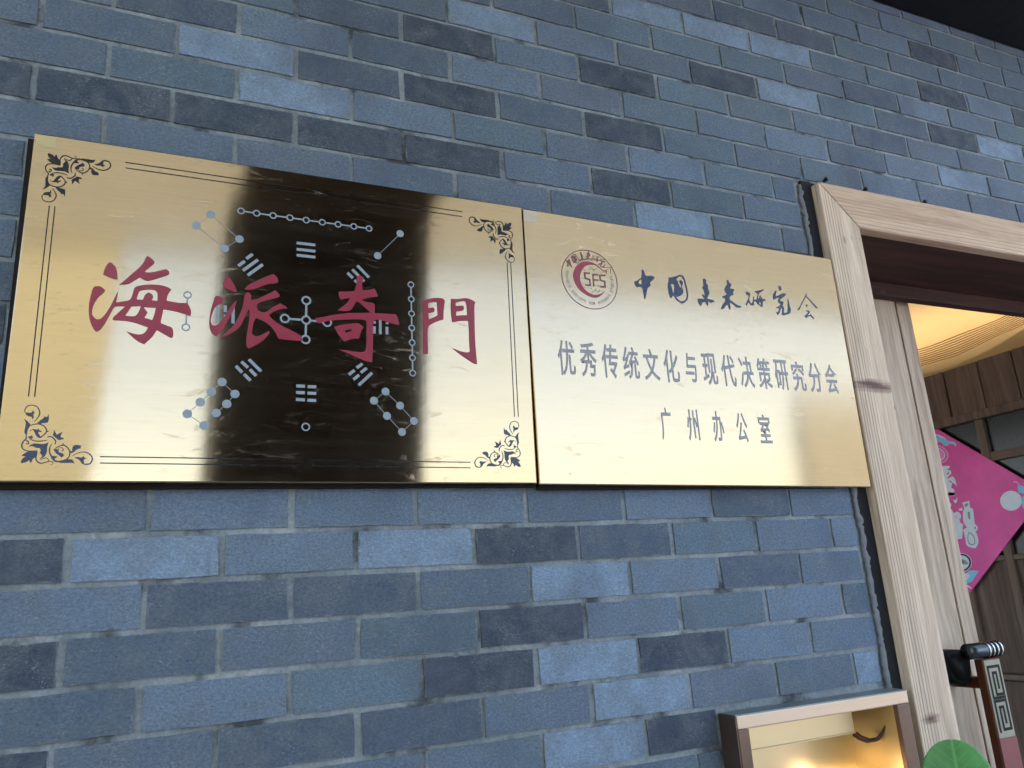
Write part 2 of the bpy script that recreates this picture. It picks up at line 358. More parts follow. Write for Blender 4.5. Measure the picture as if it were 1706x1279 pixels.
# brick meshes
def brick_mesh(x0, x1, jit, rnd):
    bm = bmesh.new(); nx, nz = 6, 3; h = .0307; y0, y1 = 0, .0075; G = {}
    for i in range(nx):
        for j in range(nz):
            x = x0 + (x1 - x0) * i / (nx - 1); z = -h + 2 * h * j / (nz - 1)
            dx = rnd.uniform(-jit, jit) if i in (0, nx - 1) else rnd.uniform(-.004, .004); dz = rnd.uniform(-jit, jit) * .8 if j in (0, nz - 1) else 0
            edge = i in (0, nx - 1) or j in (0, nz - 1)
            G[i, j] = bm.verts.new((x + dx, y0 + (.0008 if edge else -.0004) + rnd.uniform(-.0003, .0003), z + dz))
    for i in range(nx - 1):
        for j in range(nz - 1): bm.faces.new((G[i, j], G[i + 1, j], G[i + 1, j + 1], G[i, j + 1]))
    rim = [(i, 0) for i in range(nx)] + [(nx - 1, j) for j in range(1, nz)] + [(i, nz - 1) for i in range(nx - 2, -1, -1)] + [(0, j) for j in range(nz - 2, 0, -1)]
    B = [bm.verts.new((G[c].co.x * 1.001, y1, G[c].co.z)) for c in rim]
    for a in range(len(rim)):
        b = (a + 1) % len(rim); bm.faces.new((G[rim[a]], B[a], B[b], G[rim[b]]))
    me = bm_mesh(bm, 'brick')
    for p in me.polygons: p.use_smooth = True
    try: me.set_sharp_from_angle(angle=math.radians(50))
    except Exception: pass
    me.materials.append(M['brick']); return me
rb = random.Random(3)
BM = [brick_mesh(-.1002 + rb.uniform(-.0010, .0016), .1002 + rb.uniform(-.0016, .0010), .0013, rb) for _ in range(14)]
LIGHT = [(395, 90), (490, 160), (815, 40), (1100, 25), (1300, 85), (1315, 160), (1610, 300), (1670, 245), (1120, 360), (240, 930), (690, 912), (975, 968), (980, 1105), (1070, 1170), (1470, 1115), (985, 1245), (1165, 55)]
SEMI = [(1100, 270), (930, 80), (870, 150), (740, 170), (460, 20), (1340, 240), (1540, 180), (1655, 180), (330, 820), (1400, 900), (1120, 965), (490, 915), (340, 1195), (20, 1030), (700, 215), (770, 840), (1150, 850), (1350, 1000), (1270, 1085)]
DARK = [(390, 195), (745, 55), (750, 155), (755, 265), (1040, 215), (1050, 300), (1200, 130), (30, 140), (50, 940), (880, 905), (45, 1110), (880, 1045), (800, 1120), (1140, 1090), (1140, 1225), (40, 1268), (1570, 90), (1575, 155), (1700, 200), (540, 205), (1590, 220), (10, 560), (1050, 140), (200, 180)]
SDARK = [(370, 1000), (480, 1230), (490, 80), (1270, 845), (1250, 955), (610, 50), (140, 160), (1290, 60), (1450, 160), (560, 120), (1440, 230), (30, 470), (690, 1200), (1380, 60), (250, 20), (640, 985), (980, 910), (370, 845)]
def key(x, y):
    p = onY(x, y, 0); k = math.floor(-(p.z - Z) / PH); off = 0 if k % 2 else .5
    return k, math.floor(p.x / PW - off)
TONE = {}
for lst, t in ((SDARK, 1), (SEMI, 3), (LIGHT, 4), (DARK, 0)):
    for q in lst: TONE[key(*q)] = t
PAL = {0: (.058, .072, .106), 1: (.094, .120, .172), 2: (.130, .172, .243), 3: (.168, .222, .312), 4: (.242, .322, .448)}
def covered(x, z):
    if -.20 < x < 1.47 and -.77 < z - Z < -.235: return 'sign'
    return None
cand = []; rest = []
for k in range(-10, 34):
    off = 0 if k % 2 else .5
    z = Z - (k + .5) * PH
    if z < .03: continue
    for u in range(-14, 26):
        x0 = (u + off) * PW + .0045; x1 = x0 + PW - .009; xc = (x0 + x1) / 2
        # cut bricks at the door and niche
        lim = []
        if z < DZ + .118 + .015:
            if x1 > 1.442 and x0 < 3.66: 
                if x0 < 1.442 - .02: x1 = min(x1, 1.440 + rb.uniform(-.006, .002))
                elif x1 > 3.66 + .02: x0 = 3.664
                else: continue
        if z < -1.20 + Z - .01 and z > -1.93 + Z:
            if x1 > 1.0 and x0 < 1.45:
                if x0 < 1.0 - .02: x1 = .998
                elif x1 > 1.455 + .02 and x1 <= 1.442: x0 = 1.455
                else: continue
        if x1 - x0 < .02: continue
        pts = [project((xx, 0, zz)) for xx in (x0, (x0 + x1) / 2, x1) for zz in (z - .03, z + .03)]
        vis = any(p and -4 < p[0] < 1710 and -4 < p[1] < 1283 for p in pts)
        hid = all(covered(xx, zz) for xx in (x0, x1) for zz in (z - .03, z + .03))
        a = (k, u, x0, x1, z)
        if vis and not hid:
            pr = [p for p in pts if p]; area = (max(p[0] for p in pr) - min(p[0] for p in pr)) * (max(p[1] for p in pr) - min(p[1] for p in pr))
            cand.append((area, a))
        else: rest.append(a)
cand.sort(key=lambda t: -t[0])
rest += [a for _, a in cand[298:]]
cut = {}
for _, (k, u, x0, x1, z) in cand[:298]:
    full = abs((x1 - x0) - .201) < .002
    xc = (u + (0 if k % 2 else .5)) * PW + PW / 2
    if full: me = BM[rb.randrange(len(BM))]
    else:
        me = brick_mesh(x0 - xc, x1 - xc, .0013, rb)
    o = bpy.data.objects.new('brick', me); COL.objects.link(o)
    o.parent = wall; o.matrix_parent_inverse = Matrix.Translation(-wall.location)
    o.location = (xc + rb.uniform(-.0012, .0012), rb.uniform(-.0009, .0009), z + rb.uniform(-.0008, .0008))
    if k == -10: o.location.z = Z + .6535; o.scale.z = .43
    o.rotation_euler = (rb.uniform(-.008, .008), rb.uniform(-.003, .003), rb.uniform(-.004, .004))
    t = TONE.get((k, u), 2); b = PAL[t]
    if t == 2:
        f = rb.choice([.82, .90, .96, 1, 1.06, 1.16]); b = tuple(c * f for c in b)
        if rb.random() < .3: b = (b[0] * 1.07, b[1] * 1.0, b[2] * .98)
        if rb.random() < .25: b = (b[0] * .95, b[1] * 1.01, b[2] * .95)
    o.color = (*b, 1)
bm = bmesh.new()
for (k, u, x0, x1, z) in rest:
    add_box(bm, x0, x1, rb.uniform(-.0009, .0009), .0075, z - .0312, min(z + .0312, 3.097), .001)
tag(link('brick_mass', bm_mesh(bm), M['brick_stuff'], wall), kind='stuff')

# ------------------------------------------------------------------ porch roof, beam, pillars
porch = thing('porch_roof', 'dark porch soffit over the top of the brick wall at the upper right', 'porch roof', (1, -1.5, 3.1))
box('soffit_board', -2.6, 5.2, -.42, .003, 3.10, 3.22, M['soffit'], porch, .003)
box('canopy_sheet', -2.6, 5.2, -2.70, -.42, 3.30, 3.306, M['porch'], porch)  # unseen sheet, made translucent to brighten the sign tops and wall
box('fascia_board', -2.6, 5.2, -2.72, -2.70, 3.27, 3.36, M['porch_wall'], porch)
pil = thing('porch_pillar', 'dark timber porch pillar standing behind the viewer, mirrored in the left brass sign', 'pillar', (.7, -2.2, 0))
box('shaft', .21, 1.12, -2.50, -2.08, .16, 3.30, M['pillar'], pil, .01)
box('cross_beam', .24, 1.04, -2.0795, -.425, 3.14, 3.285, M['beam'], pil, .005)
box('plinth', .16, 1.17, -2.55, -2.03, 0, .16, M['paving'], pil, .01)

# ------------------------------------------------------------------ flat prints
def catmull(pts, per=5, corner=55, closed=True):
    n = len(pts); out = []
    P = [Vector(p[:2]) for p in pts]
    def is_c(i):
        if not closed and i in (0, n - 1): return True
        a = P[i] - P[(i - 1) % n]; b = P[(i + 1) % n] - P[i]
        if a.length < 1e-9 or b.length < 1e-9: return True
        return math.degrees(a.angle(b)) > corner
    C = [is_c(i) for i in range(n)]
    rng = range(n) if closed else range(n - 1)
    for i in rng:
        p0, p1, p2, p3 = P[(i - 1) % n], P[i], P[(i + 1) % n], P[(i + 2) % n]
        if C[i]: p0 = p1 + (p1 - p2) * .0 + (p1 - p2) * .3
        if C[(i + 1) % n]: p3 = p2 + (p2 - p1) * .3
        for k in range(per):
            t = k / per; t2, t3 = t * t, t * t * t
            q = (p1 * 2 + (p2 - p0) * t + (p0 * 2 - p1 * 5 + p2 * 4 - p3) * t2 + (p1 * 3 - p0 - p2 * 3 + p3) * t3) * .5
            out.append((q.x, q.y))
    if not closed: out.append((P[-1].x, P[-1].y))
    return out
def loops_mesh(loops, y, thick=.0003):
    """loops: lists of (X, Z); even-odd filled, facing -Y, front at y"""
    cu = bpy.data.curves.new('loops', 'CURVE'); cu.dimensions = '2D'; cu.fill_mode = 'BOTH'; cu.extrude = thick / 2
    for lp in loops:
        s = cu.splines.new('POLY'); s.points.add(len(lp) - 1); s.use_cyclic_u = True
        for i, (x, z) in enumerate(lp): s.points[i].co = (x, z, 0, 1)
    o = bpy.data.objects.new('loops', cu); COL.objects.link(o)
    me = bpy.data.meshes.new_from_object(o.evaluated_get(bpy.context.evaluated_depsgraph_get()))
    bpy.data.objects.remove(o); bpy.data.curves.remove(cu)
    me.transform(Matrix(((1, 0, 0, 0), (0, 0, -1, y + thick / 2), (0, 1, 0, 0), (0, 0, 0, 1))))
    return me
def join(meshes):
    bm = bmesh.new()
    for me in meshes: bm.from_mesh(me); bpy.data.meshes.remove(me)
    me = bpy.data.meshes.new('joined'); bm.to_mesh(me); bm.free(); return me
def ribbon(pts, wid):
    """open stroke with varying width -> closed loop"""
    L = []; Rr = []; n = len(pts)
    for i, p in enumerate(pts):
        a = Vector(pts[max(0, i - 1)]); b = Vector(pts[min(n - 1, i + 1)]); d = (b - a)
        d = d.normalized() if d.length > 1e-9 else Vector((1, 0)); nn = Vector((-d.y, d.x)) * wid[i] / 2
        L.append(tuple(Vector(p) + nn)); Rr.append(tuple(Vector(p) - nn))
    return L + Rr[::-1]
def circle(c, r, n=28): return [(c[0] + r * math.cos(2 * math.pi * i / n), c[1] + r * math.sin(2 * math.pi * i / n)) for i in range(n)]
TWIST = -.03
YS = -.028                                   # front plane of both signs
YP = YS - .0004                              # prints on it
def crop(x0, y0, s, Y=YS):
    def f(pts):
        r = []
        for p in pts:
            q = onY(x0 + p[0] / s, y0 + p[1] / s, Y); r.append((q.x, q.z))
        return r
    return f
photo = crop(0, 0, 1)
def bbox_c(lp): xs = [p[0] for p in lp]; zs = [p[1] for p in lp]; return ((min(xs) + max(xs)) / 2, (min(zs) + max(zs)) / 2)
def print_part(name, loops, y, mat, parent, thick=.0003):
    me = loops_mesh(loops, y, thick); c = bbox_c([p for l in loops for p in l]); return link(name, me, mat, parent, (c[0], y, c[1]))

# ------------------------------------------------------------------ sign bodies
def sign_body(quad, mat, parent):
    TL, TR, BR, BL = quad
    bm = bmesh.new(); uv = bm.loops.layers.uv.new('UVMap')
    nx, nz = 24, 16; G = {}
    for i in range(nx + 1):
        for j in range(nz + 1):
            s, t = i / nx, j / nz
            x = (TL[0] * (1 - s) + TR[0] * s) * (1 - t) + (BL[0] * (1 - s) + BR[0] * s) * t
            z = (TL[1] * (1 - s) + TR[1] * s) * (1 - t) + (BL[1] * (1 - s) + BR[1] * s) * t
            G[i, j] = bm.verts.new((x, YS, z))
    for i in range(nx):
        for j in range(nz):
            f = bm.faces.new((G[i, j + 1], G[i + 1, j + 1], G[i + 1, j], G[i, j]))
    e = .0022
    rim = [(i, 0) for i in range(nx + 1)] + [(nx, j) for j in range(1, nz + 1)] + [(i, nz) for i in range(nx - 1, -1, -1)] + [(0, j) for j in range(nz - 1, 0, -1)]
    cx = sum(q[0] for q in quad) / 4; cz = sum(q[1] for q in quad) / 4
    def out(c, d, y):
        i, j = c; co = G[c].co; return (co.x + (d if i == nx else -d if i == 0 else 0), y, co.z + (d if j == 0 else -d if j == nz else 0))
    prev = [G[c] for c in rim]
    for d, y in ((e * .7, YS + .0008), (e, YS + .0025), (e, -.004)):
        cur = [bm.verts.new(out(c, d, y)) for c in rim]
        for a in range(len(rim)):
            b = (a + 1) % len(rim); bm.faces.new((prev[a], cur[a], cur[b], prev[b]))
        prev = cur
    bm.faces.new(prev)
    for f in bm.faces:
        for l in f.loops: l[uv].uv = (l.vert.co.x, l.vert.co.z + l.vert.co.y)
    bmesh.ops.recalc_face_normals(bm, faces=bm.faces)
    me = bpy.data.meshes.new('plate'); bm.to_mesh(me); bm.free()
    return link('plate', me, mat, parent, (cx, YS, cz))
def P(x, y): q = onY(x, y, YS); return (q.x, q.z)
e = .0022
QL = [P(57, 218), P(868.5, 346), P(896.5, 805), P(-13, 803.5)]
QR = [P(871, 346.5), P(1387, 431), P(1452, 811.5), P(899, 807)]
QR[1] = (min(QR[1][0], 1.4835), QR[1][1])
def inset(q): return [(q[0][0] + e, q[0][1] - e), (q[1][0] - e, q[1][1] - e), (q[2][0] - e, q[2][1] + e), (q[3][0] + e, q[3][1] + e)]
QLi, QRi = inset(QL), inset(QR)
sL = thing('brass_sign', 'wide brushed brass sign with four crimson Chinese characters over a dot diagram and scroll corners', 'sign', (.22, 0, 1.93))
sR = thing('brass_sign', 'plain-bordered brushed brass sign with a round emblem and grey Chinese lines, beside the door frame', 'sign', (1.07, 0, 1.93))
sign_body(QLi, M['gold'], sL); sign_body(QRi, M['gold2'], sR)
for s_, q in ((sL, QL), (sR, QR)):
    bm = bmesh.new(); x0, x1, z0, z1 = q[3][0] - (.005 if s_ is sL else -.004), q[2][0] - .002, q[3][1] - .0075, q[0][1] - .006
    add_box(bm, x0, x1, -.0135, -.0035, z0, z1); link('backing_board', bm_mesh(bm), M['edge_dark'], s_, ((x0 + x1) / 2, -.008, (z0 + z1) / 2))
# tape squares on the upper left corners
print_part('tape_patch', [photo([(62, 222), (93.5, 227), (93, 244.5), (74, 243), (60, 236)])], YP, M['tape'], sL)
print_part('tape_patch', [photo([(873, 349), (893.5, 352.5), (894.5, 370), (873.5, 368.5)])], YP, M['tape2'], sR)

# crimson characters
c1 = crop(130, 410, 6.395); c2 = crop(330, 440, 6.395); c3 = crop(510, 440, 7.106); c4 = crop(680, 470, 8.527)
def SM(f, pts, **k): return catmull(f(pts), **k)
chars = [
 [SM(c1, [(345,168),(395,215),(418,280),(420,355),(350,338),(268,300),(285,240),(315,190)]),
  SM(c1, [(742,102),(780,130),(812,160),(805,190),(760,225),(705,275),(760,280),(840,268),(935,247),(970,270),(965,300),(900,325),(820,350),(745,368),(700,355),(655,330),(600,365),(530,402),(440,410),(500,360),(580,290),(650,230),(700,170),(722,125)]),
  SM(c1, [(175,430),(235,428),(290,470),(262,505),(215,545),(170,620),(150,690),(155,740),(195,780),(240,775),(290,725),(345,640),(385,560),(410,510),(425,485),(420,530),(405,600),(470,590),(545,575),(575,530),(600,450),(640,425),(720,412),(820,410),(900,420),(960,440),(992,462),(965,500),(950,540),(945,583),(1000,592),(1080,605),(1165,605),(1190,650),(1205,700),(1198,745),(1140,725),(1060,700),(980,683),(910,672),(895,740),(880,820),(940,845),(1000,870),(1015,920),(1010,965),(990,978),(930,945),(850,900),(832,905),(790,965),(705,1045),(650,1020),(600,985),(555,945),(515,908),(580,930),(640,942),(690,935),(725,905),(745,865),(690,845),(600,815),(500,795),(385,788),(368,775),(380,755),(440,700),(505,640),(440,640),(388,648),(350,710),(300,800),(250,875),(210,908),(180,900),(140,830),(118,750),(115,650),(130,550),(155,460)]),
  SM(c1, [(680,468),(760,460),(820,470),(845,500),(845,585),(780,575),(800,545),(790,515),(750,492),(715,520),(690,572),(625,568),(640,510),(655,480)]),
  SM(c1, [(570,640),(668,638),(655,680),(630,725),(590,748),(500,742),(530,700)]),
  SM(c1, [(695,648),(828,655),(815,720),(790,788),(745,775),(705,765),(740,705)])],
 [SM(c2, [(312,130),(345,160),(385,220),(410,280),(405,302),(350,285),(268,245),(270,190),(285,150)]),
  SM(c2, [(200,340),(245,348),(270,380),(262,410),(215,430),(180,460),(150,530),(135,600),(150,650),(190,655),(230,625),(280,560),(330,480),(380,415),(410,385),(400,440),(360,520),(310,610),(260,700),(195,768),(150,740),(122,670),(120,590),(135,490),(165,390),(180,350)]),
  SM(c2, [(495,268),(540,220),(620,180),(720,135),(800,105),(840,140),(855,185),(830,205),(760,210),(680,235),(600,265),(540,275)]),
  SM(c2, [(500,320),(530,300),(560,320),(565,380),(620,375),(700,340),(820,278),(855,310),(870,345),(820,365),(720,390),(640,420),(625,450),(640,495),(690,512),(740,500),(800,455),(875,418),(930,450),(950,472),(880,480),(800,510),(755,545),(800,595),(880,650),(1000,710),(1105,770),(1110,820),(980,810),(855,795),(830,740),(780,670),(700,610),(620,575),(595,610),(580,680),(575,740),(610,770),(660,760),(755,710),(755,740),(700,805),(620,860),(540,900),(515,870),(515,780),(530,680),(545,580),(548,470),(500,560),(450,660),(380,720),(300,765),(230,785),(290,735),(350,680),(410,600),(450,520),(480,430)])],
 [SM(c3, [(600,150),(630,130),(680,160),(665,220),(665,310),(740,305),(808,290),(830,330),(848,380),(800,390),(720,400),(650,425),(720,450),(790,460),(812,490),(810,580),(900,585),(1060,595),(1085,640),(1105,720),(1040,710),(940,680),(860,660),(800,665),(790,760),(792,900),(785,1050),(780,1162),(700,1145),(580,1095),(480,1050),(390,1010),(480,1020),(580,1035),(670,1040),(702,1015),(712,950),(715,800),(712,690),(690,660),(600,655),(450,658),(300,668),(160,695),(130,695),(105,640),(200,625),(330,600),(480,582),(620,578),(765,575),(700,520),(620,450),(590,445),(560,500),(520,545),(450,555),(368,548),(420,510),(480,460),(520,402),(460,410),(410,422),(385,370),(385,325),(480,325),(570,320),(590,250),(598,190)], corner=48),
  SM(c3, [(330,740),(450,715),(600,700),(640,715),(678,745),(650,800),(632,860),(625,880),(540,885),(460,912),(430,895),(380,830)]),
  SM(c3, [(460,785),(530,765),(538,790),(465,812)], corner=20)],
 [SM(c4, [(205,265),(290,240),(390,225),(480,232),(520,265),(510,340),(500,440),(500,530),(430,550),(340,590),(285,640),(275,750),(278,880),(280,1005),(265,1015),(215,1015),(210,850),(210,650),(207,450)]),
  SM(c4, [(282,295),(340,285),(405,282),(410,350),(418,470),(360,500),(292,527),(285,440),(355,425),(372,405),(368,370),(350,362),(282,368)]),
  SM(c4, [(608,238),(700,242),(810,228),(880,245),(950,285),(938,350),(940,500),(945,700),(955,900),(980,1160),(930,1150),(820,1080),(720,1010),(625,935),(700,965),(780,990),(850,995),(875,975),(868,850),(862,680),(852,548),(740,550),(625,568),(610,450),(603,330)]),
  SM(c4, [(672,290),(740,275),(790,270),(818,290),(832,380),(835,470),(750,472),(680,478),(680,415),(765,405),(788,385),(785,350),(765,335),(672,340)])]]
for L_, lab in zip(chars, ('first crimson character, with the sea water radical', 'second crimson character, across the edge of the dark reflection', 'third crimson character, tall, inside the dark reflection', 'fourth crimson character, shaped like a two-leaved gate')):
    tag(print_part('red_character', L_, YP - .0006, M['ink_red'], sL, .0003), lab)

# dot diagram
def seg(a, b, w_): return ribbon([a, b], [w_, w_])
def ring_loops(c, ro, ri): return [circle(c, ro), circle(c, ri)]
def chain(pix, ro, ri, lw, links=None, closed=False):
    cs = photo(pix); ms = []; n = len(cs)
    for c in cs: ms.append(loops_mesh(ring_loops(c, ro, ri), YP - .0001, .0002))
    prs = links if links is not None else [(i, i + 1) for i in range(n - 1)]
    for a, b in prs:
        A, B = Vector(cs[a]), Vector(cs[b]); d = (B - A).normalized()
        ms.append(loops_mesh([seg(tuple(A + d * (ro - .0008)), tuple(B - d * (ro - .0008)), lw)], YP, .0002))
    return join(ms)
def add_diagram(name, me, mat=M['ink_grey']):
    return link(name, me, mat, sL, tuple(sum((Vector(v.co) for v in me.vertices), Vector()) / len(me.vertices)))
add_diagram('ring_chain', chain([(401.5,351),(427.5,355),(455,358.8),(483,362.5),(510,366.6),(536.9,370.2),(563.2,373.9),(589.3,377.2),(614.5,380.8)], .0063, .0040, .0027))
add_diagram('ring_chain', chain([(684.3,474.2),(685,498.2),(685.5,522.3),(686,546.3),(686.6,570.6),(687.2,595.8),(687.6,621.2)], .0063, .0040, .0027))
add_diagram('ring_chain', chain([(312.5,491),(311,518),(309.8,545)], .0066, .0044, .0027))
add_diagram('ring_cross', chain([(510.3,500.5),(510,533),(509,565.5),(474.6,530.5),(545,537)], .0083, .0052, .0036, [(0,1),(1,2),(3,1),(1,4)]))
add_diagram('ring', chain([(509.4,711)], .0070, .0048, .002, []))
def dots(pix, loop, r=.0070):
    cs = photo(pix); ms = [loops_mesh([circle(c, r)], YP - .0001, .0002) for c in cs]
    n = len(cs); prs = [(i, (i + 1) % n) for i in range(n)] if loop else [(i, i + 1) for i in range(n - 1)]
    for a, b in prs:
        A, B = Vector(cs[a]), Vector(cs[b]); d = (B - A).normalized(); ms.append(loops_mesh([seg(tuple(A + d * r * .9), tuple(B - d * r * .9), .0009)], YP, .0002))
    return join(ms)
add_diagram('dot_loop', dots([(351,357),(327,375),(374,413.5),(399,398)], True))
add_diagram('dot_pair', dots([(666.3,389.5),(629,426)], False))
add_diagram('dot_loop', dots([(369.7,636.3),(352,652.6),(333.6,670),(312,689.4),(340,708.8),(360,688),(377.7,673),(391.4,656.3)], True))
add_diagram('dot_loop', dots([(642.3,652),(623,667.2),(644.7,692.5),(670,719.3),(689.9,701),(666.7,675.4)], True))
def trigram(f, segs, w_=.0052):
    for a, b in segs:
        A, B = f([a, b]); me = loops_mesh([seg(A, B, w_)], YP, .0002); link('trigram_bar', me, M['ink_grey'], sL, ((A[0] + B[0]) / 2, YP, (A[1] + B[1]) / 2))
t6 = crop(290, 340, 7.104); t7 = crop(290, 600, 7.104); t4 = crop(400, 520, 3.281)
trigram(t6, [((1450,458),(1672,484)), ((1450,533),(1672,558)), ((1450,602),(1672,628))])
trigram(t6, [((760,730),(838,672)), ((855,645),(930,590)), ((815,785),(993,657)), ((872,842),(1050,712))])
trigram(c3, [((605,15),(742,158)), ((545,62),(688,205)), ((490,102),(553,165)), ((572,188),(600,215))])
trigram(c2, [((205,440),(205,615)), ((290,438),(290,510)), ((290,535),(290,608)), ((375,450),(372,632))], .0050)
trigram(c3, [((808,672),(808,703)), ((808,735),(808,820)), ((878,655),(878,828)), ((957,690),(957,710)), ((957,742),(957,830))], .0050)
trigram(t7, [((885,-10),(1030,132)), ((797,17),(875,88)), ((897,108),(972,185)), ((732,68),(806,147)), ((826,165),(905,242))])
trigram(t4, [((594,341),(625,317)), ((637,304),(669,281)), ((620,368),(651,342)), ((660,330),(692,305)), ((648,399),(721,331))])
trigram(t7, [((1446,304),(1550,308)), ((1580,312),(1683,316)), ((1444,380),(1548,384)), ((1578,388),(1682,392)), ((1442,464),(1548,469)), ((1576,472),(1682,476))])
# double border lines
for a, b in (((209,269.2),(769.3,353.5)), ((209,278.4),(769.3,361.4)), ((81.9,341.4),(47.8,660.8)), ((91.4,342.7),(58,661.6)), ((166.7,761),(784.6,769.6)), ((166.7,771.6),(784.6,778.8)), ((844.3,437.6),(857.8,693.7)), ((850.2,438.5),(864.2,693.7))):
    A, B = photo([a, b]); me = loops_mesh([seg(A, B, .0016)], YP, .0002); link('border_line', me, M['ink_black'], sL, ((A[0] + B[0]) / 2, YP, (A[1] + B[1]) / 2))
# scroll ornament, traced once in the lower left corner and mirrored into the others
oc = crop(25, 665, 10.657)
strokes = [[(345,400,8),(400,340,12),(440,270,16),(430,190,16),(380,130,14),(300,110,12),(220,130,12),(180,190,12),(185,240,10)],
 [(280,470,12),(340,450,14),(430,445,16),(510,475,16),(560,540,18),(550,600,14),(500,650,14),(450,680,20),(400,660,16),(355,590,10),(330,550,10),(290,550,8),(265,575,6)],
 [(265,710,8),(340,740,14),(430,750,16),(520,740,12),(580,725,6)],
 [(200,655,14),(205,700,16),(150,760,16),(125,830,18),(150,890,16),(220,920,14),(300,925,12),(400,915,8)],
 [(205,735,20),(240,760,14),(250,785,14),(225,800,14),(200,785,10)],
 [(400,925,10),(385,1000,14),(375,1060,16),(410,1120,18),(480,1140,14),(560,1120,12),(620,1105,12),(670,1115,12),(680,1140,8),(640,1170,6)],
 [(450,1080,6),(500,1060,8),(550,1045,10),(590,1070,12),(600,1100,10)],
 [(570,680,10),(630,665,16),(690,700,18),(725,750,18),(715,805,12)],
 [(655,795,8),(620,870,16),(620,950,18),(655,1030,20),(700,1090,26),(760,1115,26)],
 [(690,905,8),(760,850,12),(850,820,16),(920,850,16),(970,920,16),(970,1000,16),(930,1060,16),(860,1090,10)],
 [(780,920,6),(770,880,8),(810,860,8),(850,880,10),(860,910,12),(830,925,10)],
 [(1020,1010,6),(1090,970,8),(1170,945,12),(1260,945,14),(1340,990,16),(1375,1060,18),(1340,1140,18),(1260,1160,18),(1190,1140,16)]]
blobs = [[(190,240),(270,245),(300,240),(325,200),(355,245),(330,265),(335,320),(315,370),(305,318),(250,305),(205,285)],
 [(400,425),(450,380),(510,340),(525,305),(550,320),(580,310),(600,265),(605,340),(590,410),(540,425),(480,430),(450,450)],
 [(160,355),(210,380),(250,420),(280,460),(250,510),(225,570),(215,640),(205,660),(185,620),(170,590),(185,500),(195,420)],
 [(320,535),(400,545),(420,525),(440,560),(480,575),(470,590),(430,580),(410,600),(440,640),(450,675),(420,680),(380,640),(345,580)],
 [(560,560),(605,570),(575,590)], [(230,670),(290,660),(305,630),(318,690),(300,705),(260,700)],
 [(230,860),(290,810),(350,790),(420,795),(500,800),(600,775),(575,850),(570,930),(540,1000),(500,1040),(440,1065),(490,1020),(440,940),(465,930),(445,870),(380,865),(320,840),(270,840)],
 [(110,1110),(150,1050),(200,1025),(120,1005),(200,950),(280,930),(350,930),(400,930),(385,980),(360,1040),(325,1060),(290,1130),(265,1125),(260,1080),(200,1120),(120,1140)],
 [(675,640),(690,600),(695,545),(720,590),(740,635),(790,610),(850,585),(820,630),(810,680),(870,695),(850,715),(770,725),(730,690)],
 [(660,1010),(760,1020),(720,1050),(700,1080),(680,1060)],
 [(740,1100),(830,1090),(930,1070),(1010,1075),(1040,1100),(1060,1150),(1010,1130),(900,1135),(800,1130)],
 [(690,905),(740,885),(770,905),(780,940),(830,960),(860,970),(870,1010),(840,1025),(830,1050),(810,1020),(760,985),(720,950)],
 [(840,815),(860,770),(870,820)],
 [(980,920),(1020,930),(1020,870),(1060,820),(1130,820),(1185,830),(1160,850),(1175,870),(1100,895),(1050,940),(990,965)],
 [(1060,1040),(1120,1030),(1180,1040),(1215,1015),(1240,1040),(1275,1045),(1230,1070),(1225,1110),(1230,1150),(1180,1130),(1140,1080)]]
# strokes/blobs in metres from the lower left corner point (photo 34,778)
o0 = photo([(30, 779)])[0]; mppx = .00102 / 10.657 * 1.0
loc_loops = []
for s_ in strokes:
    pts = [(p[0] - o0[0], p[1] - o0[1]) for p in oc([q[:2] for q in s_])]
    n = len(pts); fine = catmull(pts, 4, 200, False); wd = []
    for i in range(len(fine)):
        t = i / 4; a = min(int(t), n - 1); b = min(a + 1, n - 1); wd.append((s_[a][2] * (1 - (t - a)) + s_[b][2] * (t - a)) * mppx * 1.05)
    loc_loops.append(ribbon(fine, wd))
for b_ in blobs: loc_loops.append([(p[0] - o0[0], p[1] - o0[1]) for p in catmull(oc(b_), 3, 60)])
corners = [((30, 779), 1, 1), ((76, 247), 1, -1), ((871.5, 783), -1, 1), ((853, 368), -1, -1)]
for (px, sx, sz) in corners:
    q = photo([px])[0]; ms = []
    for i, lp in enumerate(loc_loops):
        pts = [(q[0] + sx * x, q[1] + sz * z) for x, z in lp]
        ms.append(loops_mesh([pts], YP - i * 1.2e-5, .0001))
    me = join(ms); link('corner_ornament', me, M['ink_blue'] if sz > 0 else M['ink_black'], sL, (q[0], YP, q[1]))  # lower ornaments tinted navy for the sky reflected on black print

